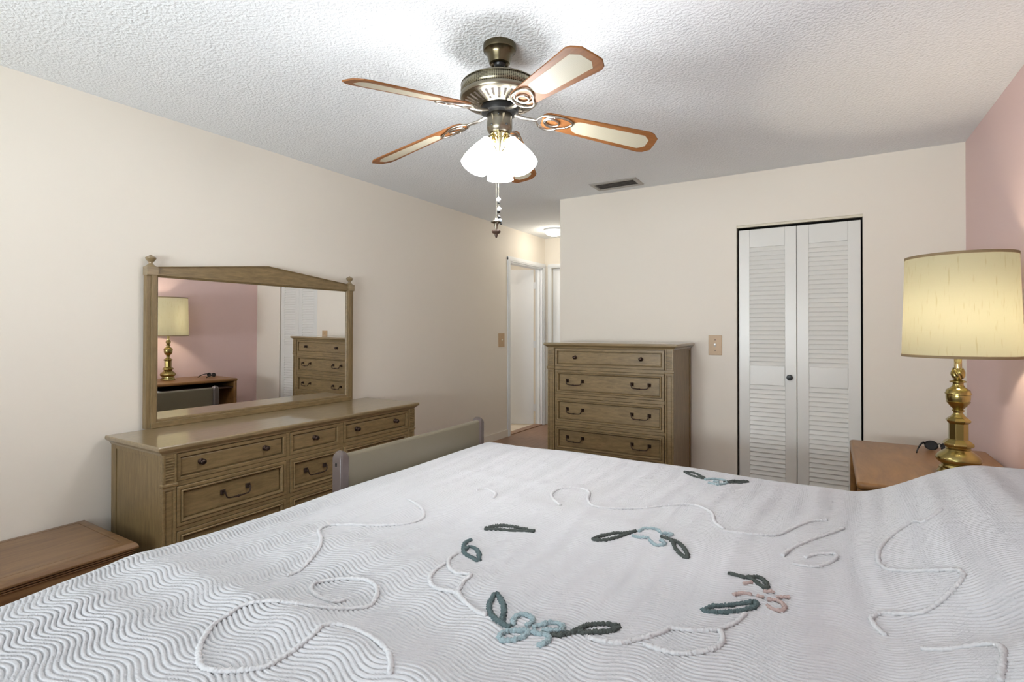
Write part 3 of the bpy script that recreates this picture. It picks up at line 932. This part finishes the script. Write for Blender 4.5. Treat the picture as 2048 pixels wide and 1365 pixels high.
# ------------------------------------------------------------------ desk by the pink wall
DX0, DX1, DKY0, DKY1, DKZ = 3.31, 3.93, 2.69, 3.735, 0.585
desk = thing('desk', 'small reddish brown wooden desk against the pink wall', 'desk', (DX0, DKY0, 0))
dw, dl = DX1 - DX0, DKY1 - DKY0
def rounded_slab(bm, x0, x1, y0, y1, z0, z1, r):
    k = 6
    rings = []
    def outline(o, z):
        pts = []
        for cx, cy, a0 in ((x1 - r, y1 - r, 0), (x0 + r, y1 - r, 90), (x0 + r, y0 + r, 180), (x1 - r, y0 + r, 270)):
            for i in range(k + 1):
                a = R(a0 + 90 * i / k)
                pts.append((cx + (r - o) * math.cos(a), cy + (r - o) * math.sin(a), z))
        return pts
    e = min(0.014, (z1 - z0) / 2)
    for i in range(0, 5):
        a = R(90 * i / 4)
        rings.append(outline(e * (1 - math.sin(a)), z0 + e * (1 - math.cos(a))))
    for i in range(0, 5):
        a = R(90 * i / 4)
        rings.append(outline(e * (1 - math.cos(a)), z1 - e * (1 - math.sin(a))))
    loft(bm, rings)
bm = bmesh.new()
rounded_slab(bm, 0.0, dw, 0.0, dl, DKZ - 0.034, DKZ, 0.026)
obj('desk_top', bm, M['cherry'], desk, smooth=True, angle=60)
for y0, y1 in ((0.012, 0.036), (dl - 0.036, dl - 0.012)):
    bm = bmesh.new()
    box(bm, 0.012, dw - 0.005, y0, y1, 0, DKZ - 0.034)
    lathe(bm, [(0.020, 0.0), (0.020, DKZ - 0.034)], 20, (0.022, (y0 + y1) / 2 + (0.006 if y0 < 0.1 else -0.006), 0))
    obj('side_panel', bm, M['cherry'], desk, bevel=0.003)
obj('back_panel', B((dw - 0.022, dw - 0.008, 0.036, dl - 0.036, 0.10, DKZ - 0.034)), M['cherry_dark'], desk)
obj('shelf', B((0.05, dw - 0.022, 0.036, dl - 0.036, 0.465, 0.482)), M['cherry_dark'], desk, bevel=0.002)
obj('shelf', B((0.03, dw - 0.022, 0.036, dl - 0.036, 0.06, 0.08)), M['cherry_dark'], desk, bevel=0.002)

# ------------------------------------------------------------------ brass table lamp
LX, LY = 3.712, 3.10
lamp = thing('table_lamp', 'lit brass urn table lamp with cream drum shade on the desk', 'lamp', (LX, LY, DKZ))
zb = lambda z: z - 0.585
def z_v(v):
    return 1.2383 - (v - 660.3) * 0.00228 - 0.585
m1 = 0.001735
base = bmesh.new()
lathe(base, [(0.0, 0.0), (0.076, 0.0), (0.078, 0.006), (0.072, 0.014), (0.070, 0.026), (0.062, 0.030), (0.058, 0.042)] , 48)
obj('foot', base, M['brass'], lamp, smooth=True, angle=35)
bm = bmesh.new()
pts = [(0.058, z_v(930)), (0.066, z_v(927.5)), (0.079, z_v(923)), (0.083, z_v(919)), (0.081, z_v(914.5)), (0.072, z_v(909)), (0.058, z_v(904)), (0.048, z_v(901)), (0.045, z_v(899)), (0.047, z_v(897.5)), (0.044, z_v(896)), (0.046, z_v(893))]
lathe(bm, pts, 48)
obj('bulge', bm, M['brass'], lamp, smooth=True, angle=50)
bm = bmesh.new()
lathe(bm, [(0.044, z_v(894)), (0.056, z_v(892)), (0.058, z_v(889)), (0.057, z_v(886)), (0.046, z_v(882)), (0.040, z_v(879.5)), (0.037, z_v(879)), (0.037, z_v(847)), (0.040, z_v(846)), (0.046, z_v(843)), (0.047, z_v(841)), (0.044, z_v(839)), (0.030, z_v(834))], 8, phase=R(22.5))
obj('octagonal_column', bm, M['brass'], lamp, bevel=0.0015)
bm = bmesh.new()
lathe(bm, [(0.031, z_v(835)), (0.022, z_v(830)), (0.017, z_v(826.5)), (0.018, z_v(824)), (0.023, z_v(822)), (0.023, z_v(820.5)), (0.018, z_v(819)), (0.030, z_v(813)), (0.038, z_v(808)), (0.043, z_v(804.8)), (0.0445, z_v(803.5)), (0.042, z_v(802.5)), (0.0445, z_v(798)), (0.045, z_v(792)), (0.0445, z_v(790)), (0.048, z_v(788.5)), (0.048, z_v(786.5)), (0.045, z_v(785)), (0.044, z_v(781)), (0.036, z_v(778)), (0.026, z_v(775)), (0.021, z_v(771)), (0.019, z_v(768)), (0.021, z_v(766)), (0.031, z_v(764.5)), (0.031, z_v(763)), (0.022, z_v(761)), (0.014, z_v(759)), (0.016, z_v(757))], 48)
obj('urn', bm, M['brass'], lamp, smooth=True, angle=45)
# flame-carved cup: twisted lobes
bm = bmesh.new()
rings = []
for i in range(11):
    t = i / 10
    rr = 0.014 + 0.0105 * math.sin(PI * (0.12 + 0.78 * t))
    ring = []
    for k in range(72):
        a = 2 * PI * k / 72
        rad = rr * (1 + 0.10 * math.cos(9 * (a + 1.1 * t)))
        ring.append((rad * math.cos(a), rad * math.sin(a), z_v(757.5) + t * (z_v(737.5) - z_v(757.5)) + (0.004 * math.cos(9 * (a + 1.1)) if i == 10 else 0)))
    rings.append(ring)
loft(bm, rings)
obj('flame_cup', bm, M['brass'], lamp, smooth=True, angle=60)
bm = bmesh.new()
lathe(bm, [(0.0145, z_v(742)), (0.0145, z_v(708)), (0.012, z_v(706)), (0.012, z_v(690)), (0.018, z_v(688)), (0.018, z_v(672)), (0.0, z_v(671))], 24)
obj('neck', bm, M['bright_brass'], lamp, smooth=True, angle=40)
bm = bmesh.new()
lathe(bm, [(0.0, z_v(671)), (0.013, z_v(670)), (0.018, z_v(655)), (0.030, z_v(640)), (0.030, z_v(630)), (0.018, z_v(618)), (0.0, z_v(614))], 20)
bulb_mat = mat('lit_bulb', (1, 1, 1), 0.3, emit=(1.0, 0.82, 0.5), emit_strength=12)
obj('bulb', bm, bulb_mat, lamp, smooth=True, angle=180)
Z0, Z1 = 1.115 - 0.585, 1.576 - 0.585
SR0, SR1 = 0.2135, 0.200
sh = bmesh.new()
seg = 96
rings = []
for i in range(9):
    t = i / 8
    rr = SR0 + (SR1 - SR0) * t
    rings.append([(0.006 + rr * math.cos(2 * PI * k / seg), rr * math.sin(2 * PI * k / seg), Z0 + (Z1 - Z0) * t) for k in range(seg)])
loft(sh, rings, False, False)
shade = obj('lamp_shade', sh, M['shade'], lamp, smooth=True, angle=180)
for zc, rr in ((Z0 + 0.005, SR0), (Z1 - 0.005, SR1)):
    bm = bmesh.new()
    prof = [(rr + 0.0012, zc - 0.006), (rr + 0.0012, zc + 0.006), (rr - 0.0012, zc + 0.006), (rr - 0.0012, zc - 0.006)]
    vr = [[bm.verts.new((0.006 + r_ * math.cos(2 * PI * k / seg), r_ * math.sin(2 * PI * k / seg), z_)) for k in range(seg)] for r_, z_ in prof]
    for i in range(4):
        a_, b_ = vr[i], vr[(i + 1) % 4]
        for k in range(seg):
            bm.faces.new((a_[k], a_[(k + 1) % seg], b_[(k + 1) % seg], b_[k]))
    obj('shade_binding', bm, M['shade_trim'], shade, smooth=True, angle=40)
bm = bmesh.new()
for k in range(3):
    a = 2 * PI * k / 3 + 0.4
    tube(bm, [(0.006, 0, Z0 + 0.035), (0.006 + SR0 * 0.992 * math.cos(a), SR0 * 0.992 * math.sin(a), Z0 + 0.012)], 0.002, 6)
obj('shade_spider', bm, M['bright_brass'], shade)
add_light('table_lamp_bulb', 'POINT', (LX + 0.004, LY, 0.585 + z_v(632)), 27, (1.0, 0.90, 0.70), 0.035)

# ------------------------------------------------------------------ black sunglasses behind the lamp
sg = thing('sunglasses', 'black sunglasses lying open on the desk behind the brass lamp', 'sunglasses', (3.715, 3.61, DKZ), (0, 0, R(160)))
bm = bmesh.new()
for s in (-1, 1):
    ring_o, ring_i = [], []
    pts = []
    for i in range(20):
        a = 2 * PI * i / 20
        pts.append((s * 0.035 + 0.029 * math.cos(a), 0.004 * math.cos(a) ** 2, 0.026 + 0.023 * math.sin(a)))
    tube(bm, pts, 0.0035, 6, True)
tube(bm, [(-0.008, 0, 0.036), (0, -0.002, 0.039), (0.008, 0, 0.036)], 0.0032, 6)
obj('frame_front', bm, M['black_plastic'], sg, smooth=True, angle=60)
bm = bmesh.new()
for s in (-1, 1):
    loft(bm, [[(s * 0.035 + 0.027 * math.cos(2 * PI * i / 20), y, 0.026 + 0.021 * math.sin(2 * PI * i / 20)) for i in range(20)] for y in (0.001, 0.003)])
obj('lens', bm, M['black_plastic'], sg)
for s in (-1, 1):
    bm = bmesh.new()
    tube(bm, smooth_path([(s * 0.066, 0.002, 0.036), (s * 0.070, 0.012, 0.036), (s * 0.070, 0.060, 0.030), (s * 0.067, 0.110, 0.020), (s * 0.064, 0.150, 0.004)], 0.006), 0.0038, 6, squash=1.6)
    obj('temple', bm, M['black_plastic'], sg, smooth=True, angle=60)

# ------------------------------------------------------------------ light switches
def switch_plate(name, label, loc, rot, w, h, m, tog):
    t = thing(name, label, 'light switch', loc, rot, 'toggle light switches on the walls')
    bm = bmesh.new()
    face_rings(bm, -w / 2, w / 2, -h / 2, h / 2, [(0, 0.0), (0, -0.004), (0.003, -0.006)])
    obj('plate', bm, m, t)
    bm = bmesh.new()
    loft(bm, [[(-0.006, y, z0), (0.006, y, z0), (0.006, y, z1), (-0.006, y, z1)] for y, z0, z1 in ((-0.004, -0.012, 0.012), (-0.018, 0.002, 0.013))])
    obj('toggle', bm, tog, t)
    for z in (-0.042, 0.042):
        bm = bmesh.new()
        lathe(bm, [(0.004, 0.005), (0.004, 0.0066), (0.0, 0.007)], 12, (0, 0, z), Matrix.Rotation(R(90), 4, 'X'))
        obj('screw', bm, M['pull'], t)
    return t
switch_plate('light_switch', 'tan light switch plate on the wall between tall chest and closet', (2.440, YF, 1.118), (0, 0, 0), 0.100, 0.155, M['plate'], M['bead'])
switch_plate('light_switch', 'tan light switch plate on the left wall beside the hall doorway', (0.0, 5.053, 1.122), (0, 0, R(90)), 0.125, 0.155, M['plate'], M['plate_ivory'])

# ------------------------------------------------------------------ ceiling vent
vent = thing('ceiling_vent', 'grey rectangular air vent in the ceiling by the far wall', 'vent', (1.712, 4.125, H))
bm = bmesh.new()
hx, hy = 0.197, 0.112
loft(bm, [[(-hx + i, -hy + i, z), (hx - i, -hy + i, z), (hx - i, hy - i, z), (-hx + i, hy - i, z)] for i, z in ((0, 0.0), (0, -0.004), (0.006, -0.010), (0.030, -0.010), (0.034, -0.004), (0.034, 0.0))], True, False)
obj('frame', bm, M['vent'], vent)
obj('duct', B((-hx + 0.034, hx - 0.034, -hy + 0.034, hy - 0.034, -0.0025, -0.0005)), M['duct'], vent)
for i in range(5):
    y = -hy + 0.048 + i * 0.032
    bm = bmesh.new()
    loft(bm, [[(x, y - 0.012, -0.009), (x, y - 0.011, -0.010), (x, y + 0.008, -0.004), (x, y + 0.007, -0.003)] for x in (-hx + 0.033, hx - 0.033)])
    obj('slat', bm, M['vent'], vent)

# ------------------------------------------------------------------ hall ceiling light
hl = thing('hall_ceiling_light', 'round lit flush ceiling light in the hall', 'ceiling light', (0.40, 5.60, H))
bm = bmesh.new()
lathe(bm, [(0.0, 0.0), (0.120, 0.0), (0.120, -0.018), (0.110, -0.02), (0.0, -0.02)], 32)
obj('light_base', bm, M['white'], hl, smooth=True)
bm = bmesh.new()
lathe(bm, [(0.114, -0.018)] + [(0.114 * math.cos(R(a)), -0.020 - 0.062 * math.sin(R(a))) for a in range(0, 90, 9)] + [(0.0, -0.082)], 32)
obj('light_dome', bm, M['dome_lit'], hl, smooth=True, angle=180)
add_light('hall_lamp', 'POINT', (0.40, 5.60, 2.26), 2.3, (1.0, 0.90, 0.74), 0.05)
add_light('bath_fill', 'POINT', (-1.1, 5.2, 2.2), 18, (1.0, 0.97, 0.92), 0.15)  # unseen point light added to brighten the room beyond the doorway

# ------------------------------------------------------------------ ceiling fan
FX, FY = 2.024, 1.860
fan = thing('ceiling_fan', 'five-blade ceiling fan with cane blades and lit glass shades', 'ceiling fan', (FX, FY, H))
F = lambda z: z - H
bm = bmesh.new()
lathe(bm, [(0.0, 0.0), (0.070, 0.0), (0.071, F(2.425)), (0.068, F(2.415)), (0.058, F(2.408)), (0.052, F(2.395)), (0.047, F(2.375)), (0.043, F(2.362)), (0.036, F(2.358)), (0.030, F(2.362)), (0.0, F(2.366))], 40)
obj('canopy', bm, M['bronze_dark'], fan, smooth=True, angle=35)
bm = bmesh.new()
ball(bm, (0, 0, F(2.366)), 0.026, 3)
lathe(bm, [(0.0105, F(2.375)), (0.0105, F(2.285))], 20)
obj('downrod', bm, M['black_metal'], fan, smooth=True, angle=50)
bm = bmesh.new()
lathe(bm, [(0.0, F(2.296)), (0.030, F(2.294)), (0.10, F(2.288)), (0.150, F(2.276)), (0.162, F(2.268)), (0.1635, F(2.264)), (0.160, F(2.262)), (0.160, F(2.226)), (0.1655, F(2.223)), (0.1665, F(2.214)), (0.163, F(2.206)), (0.152, F(2.198)), (0.125, F(2.188)), (0.092, F(2.180)), (0.086, F(2.176)), (0.0, F(2.174))], 64)
mh_ = obj('motor_housing', bm, M['pewter'], fan, smooth=True, angle=30)
bm = bmesh.new()
vr = [[bm.verts.new((r_ * math.cos(2 * PI * k / 96), r_ * math.sin(2 * PI * k / 96), z_)) for k in range(96)] for r_, z_ in ((0.1600, F(2.2625)), (0.1625, F(2.2615)), (0.1640, F(2.243)), (0.1625, F(2.2265)), (0.1600, F(2.2255)))]
for a_, b_ in zip(vr[:-1], vr[1:]):
    for k in range(96):
        bm.faces.new((a_[k], a_[(k + 1) % 96], b_[(k + 1) % 96], b_[k]))
obj('vent_band', bm, M['perforated'], mh_, smooth=True, angle=180)
bm = bmesh.new()
for k in range(34):
    a = 2 * PI * (k + 0.5) / 34
    for r0, r1, w0, w1 in ((0.110, 0.147, 0.0075, 0.0115), (0.095, 0.105, 0.0085, 0.0095)):
        def zz(r_):
            return F(2.188 + (r_ - 0.125) * (0.010 / 0.027)) if r_ > 0.125 else F(2.180 + (r_ - 0.092) * (0.008 / 0.033))
        c, s = math.cos(a), math.sin(a)
        top = [(r0, -w0 / 2), (r1, -w1 / 2), (r1, w1 / 2), (r0, w0 / 2)]
        if r1 < 0.11 and k % 2:
            continue
        loft(bm, [[(r_ * c - t_ * s, r_ * s + t_ * c, zz(r_) + dz) for r_, t_ in top] for dz in (0.004, -0.0012)])
obj('vent_slots', bm, M['slot_dark'], mh_)
bm = bmesh.new()
lathe(bm, [(0.0, F(2.176)), (0.078, F(2.176)), (0.080, F(2.168)), (0.076, F(2.152)), (0.060, F(2.146)), (0.0, F(2.146))], 40)
obj('rotor', bm, M['black_metal'], fan, smooth=True, angle=40)
bm = bmesh.new()
lathe(bm, [(0.0, F(2.150)), (0.050, F(2.150)), (0.0535, F(2.145)), (0.0535, F(2.090)), (0.051, F(2.078)), (0.044, F(2.068)), (0.030, F(2.064)), (0.0, F(2.064))], 48)
swh = obj('switch_housing', bm, M['pewter'], fan, smooth=True, angle=35)
for a in (-95, -62, -25, 190):
    bm = bmesh.new()
    ball(bm, (0.0535 * math.cos(R(a)), 0.0535 * math.sin(R(a)), F(2.132 if a == -62 else 2.092)), 0.0042, 2)
    obj('screw', bm, M['black_metal'], swh, smooth=True)
bm = bmesh.new()
lathe(bm, [(0.0, F(2.066)), (0.040, F(2.066)), (0.043, F(2.058)), (0.036, F(2.048)), (0.040, F(2.040)), (0.032, F(2.026)), (0.024, F(2.014)), (0.018, F(1.998)), (0.010, F(1.990)), (0.0, F(1.988))], 40)
fit = obj('light_fitter', bm, M['bright_brass'], fan, smooth=True, angle=30)

# glass shades
SH = [(0.0, 0.0265), (0.008, 0.0275), (0.02, 0.0325), (0.045, 0.041), (0.075, 0.0495), (0.10, 0.0552), (0.122, 0.0575), (0.134, 0.0565), (0.137, 0.0585)]
for az in (241, 1, 121):
    d = Vector((math.cos(R(az)), math.sin(R(az)), 0))
    neck = Vector((0, 0, F(2.027))) + d * 0.052
    mouth = Vector((0, 0, F(1.910))) + d * 0.119
    ax = (mouth - neck).normalized()
    mt = Matrix.Translation(neck) @ ax.to_track_quat('Z', 'Y').to_matrix().to_4x4()
    bm = bmesh.new()
    outer = [(r_, z_) for z_, r_ in SH]
    inner = [(r_ - 0.003, z_) for z_, r_ in reversed(SH)]
    seg2 = 40
    rings = []
    for r_, z_ in outer + inner:
        rings.append([tuple(mt @ Vector((r_ * math.cos(2 * PI * k / seg2), r_ * math.sin(2 * PI * k / seg2), z_))) for k in range(seg2)])
    rings.append(rings[0])
    loft(bm, rings, False, False)
    bmesh.ops.remove_doubles(bm, verts=bm.verts[:], dist=1e-6)
    gs = obj('glass_shade', bm, M['glass_lit'], fan, smooth=True, angle=60)
    bm = bmesh.new()
    lathe(bm, [(0.0, -0.022), (0.012, -0.020), (0.018, -0.006), (0.0255, 0.0), (0.0255, 0.006), (0.0, 0.010)], 24, (0, 0, 0), mt)
    tube(bm, [Vector((0, 0, F(2.045))) + d * 0.02, Vector((0, 0, F(2.052))) + d * 0.036, mt @ Vector((0, 0, -0.018))], 0.006, 10)
    obj('socket_arm', bm, M['bright_brass'], gs, smooth=True, angle=50)
    bm = bmesh.new()
    lathe(bm, [(0.0, 0.008), (0.013, 0.010), (0.013, 0.03), (0.022, 0.055), (0.025, 0.075), (0.018, 0.095), (0.0, 0.102)], 20, (0, 0, 0), mt)
    obj('bulb', bm, bulb_mat, gs, smooth=True, angle=180)
    p = mt @ Vector((0, 0, 0.128))
    add_light('fan_bulb', 'POINT', (p.x + FX, p.y + FY, p.z + H), 3.0, (0.97, 0.98, 1.0), 0.045)

# blades
BZT = [2.082, 2.055, 2.060, 2.045, 2.070]
RB0, RB1 = 0.200, 0.680
for k in range(5):
    az = R(-33 + 72 * k)
    droop = math.atan2(2.135 - BZT[k], RB1 - RB0)
    mt = Matrix.Translation((0, 0, F(2.135))) @ Matrix.Rotation(az, 4, 'Z') @ Matrix.Translation((RB0, 0, 0)) @ Matrix.Rotation(droop, 4, 'Y') @ Matrix.Rotation(R(-14), 4, 'X') @ Matrix.Translation((-RB0, 0, 0))
    blade = bpy.data.objects.new('fan_blade', None)
    bm = bmesh.new()
    out_ = [(0.182, -0.030), (0.192, -0.044), (0.21, -0.051), (0.640, -0.073), (0.662, -0.066), (0.688, -0.040), (0.690, 0.0), (0.688, 0.040), (0.662, 0.066), (0.640, 0.073), (0.21, 0.051), (0.192, 0.044), (0.182, 0.030)]
    loft(bm, [[(x, y, z) for x, y in out_] for z in (-0.003, 0.003)])
    o = obj('fan_blade', bm, M['oak'], fan, bevel=0.0015)
    o.matrix_local = mt
    inn = [(0.628, -0.046), (0.655, -0.022), (0.655, 0.022), (0.628, 0.046)]
    for i in range(0, 13):
        a = R(90 + 180 * i / 12)
        inn.append((0.352 + 0.042 * math.cos(a), 0.040 * math.sin(a)))
    bm = bmesh.new()
    loft(bm, [[(x, y, z) for x, y in inn] for z in (-0.0036, 0.0036)])
    obj('cane_panel', bm, M['cane'], o)
    # scrolled blade iron under the blade
    bm = bmesh.new()
    zi = -0.0085
    outer = [(0.160, 0.004), (0.172, 0.034), (0.200, 0.050), (0.232, 0.046), (0.258, 0.026), (0.285, 0.012), (0.312, -0.020), (0.292, -0.040), (0.252, -0.046), (0.212, -0.044), (0.178, -0.030)]
    tube(bm, smooth_path([(x, y, zi) for x, y in outer], 0.006, True), 0.0048, 8, True, squash=0.8)
    el = [(0.226 + 0.030 * math.cos(2 * PI * i / 28), -0.002 + 0.021 * math.sin(2 * PI * i / 28), zi) for i in range(28)]
    tube(bm, el, 0.0042, 8, True, squash=0.8)
    tube(bm, smooth_path([(0.258, 0.026, zi), (0.240, 0.030, zi), (0.205, 0.022, zi), (0.190, -0.004, zi), (0.205, -0.030, zi), (0.252, -0.046, zi)], 0.006), 0.0040, 8, squash=0.8)
    for x, y in ((0.178, 0.028), (0.285, 0.008), (0.230, -0.043)):
        ball(bm, (x, y, zi - 0.004), 0.0042, 1)
    inv = mt.inverted()
    a0 = inv @ (Matrix.Rotation(az, 4, 'Z') @ Vector((0.064, 0, F(2.152))))
    a1 = inv @ (Matrix.Rotation(az, 4, 'Z') @ Vector((0.100, 0, F(2.140))))
    tube(bm, smooth_path([a0, a1, (0.140, 0.002, zi - 0.002), (0.164, 0.003, zi)], 0.006), 0.0088, 10, squash=0.7)
    obj('blade_iron', bm, M['silver'], o, smooth=True, angle=60)

# pull chains
fwv = Vector((-0.5197, 0.8544, 0)); rgv = Vector((0.8544, 0.5197, 0))
def chain(off_r, off_d, z0, z1, name, pend):
    c = rgv * off_r + fwv * off_d
    bm = bmesh.new()
    n = int((z0 - z1) / 0.0052)
    for i in range(n):
        ball(bm, (c.x, c.y, F(z0 - i * 0.0052)), 0.0019, 1)
    tube(bm, [(c.x, c.y, F(z0)), (c.x, c.y, F(z1))], 0.0007, 5)
    o = obj(name, bm, M['pewter'], fan, smooth=True)
    for nm, fn, m in pend:
        bm = bmesh.new()
        fn(bm, c)
        obj(nm, bm, m, o, smooth=True, angle=40)
    return o
def dangle_fan(bm, c):
    lathe(bm, [(0.0, F(1.702)), (0.006, F(1.701)), (0.010, F(1.694)), (0.021, F(1.688)), (0.022, F(1.684)), (0.010, F(1.679)), (0.006, F(1.668)), (0.0045, F(1.650)), (0.0, F(1.648))], 20, (c.x, c.y, 0))
def dangle_wood(bm, c):
    lathe(bm, [(0.0, F(1.653)), (0.016, F(1.652)), (0.0185, F(1.646)), (0.016, F(1.640)), (0.007, F(1.635)), (0.006, F(1.628)), (0.0035, F(1.621)), (0.0, F(1.620))], 20, (c.x, c.y, 0))
chain(-0.013, -0.040, 2.070, 1.700, 'pull_chain', [('chain_pendant', dangle_fan, M['pewter']), ('chain_knob', dangle_wood, M['cherry_dark'])])
def bead_at(z, r, dx=0.0, sc=(1, 1, 1)):
    def fn(bm, c):
        q = c + rgv * dx
        ball(bm, (q.x, q.y, F(z)), r, 2, sc)
    return fn
chain(-0.003, -0.046, 2.070, 1.700, 'pull_chain', [('chain_bead', bead_at(1.777, 0.0095), M['bead']), ('chain_bead', bead_at(1.763, 0.0045), M['black_metal']),
      ('chain_bead', bead_at(1.738, 0.0095, 0.002), M['bead']), ('chain_bead', bead_at(1.726, 0.0065, 0.0), M['black_metal']),
      ('chain_bead', bead_at(1.704, 0.006, 0.003), M['black_metal']), ('chain_bead', bead_at(1.691, 0.009, 0.005), M['bead_blue']), ('chain_bead', bead_at(1.677, 0.0045, 0.010), M['black_metal'])])
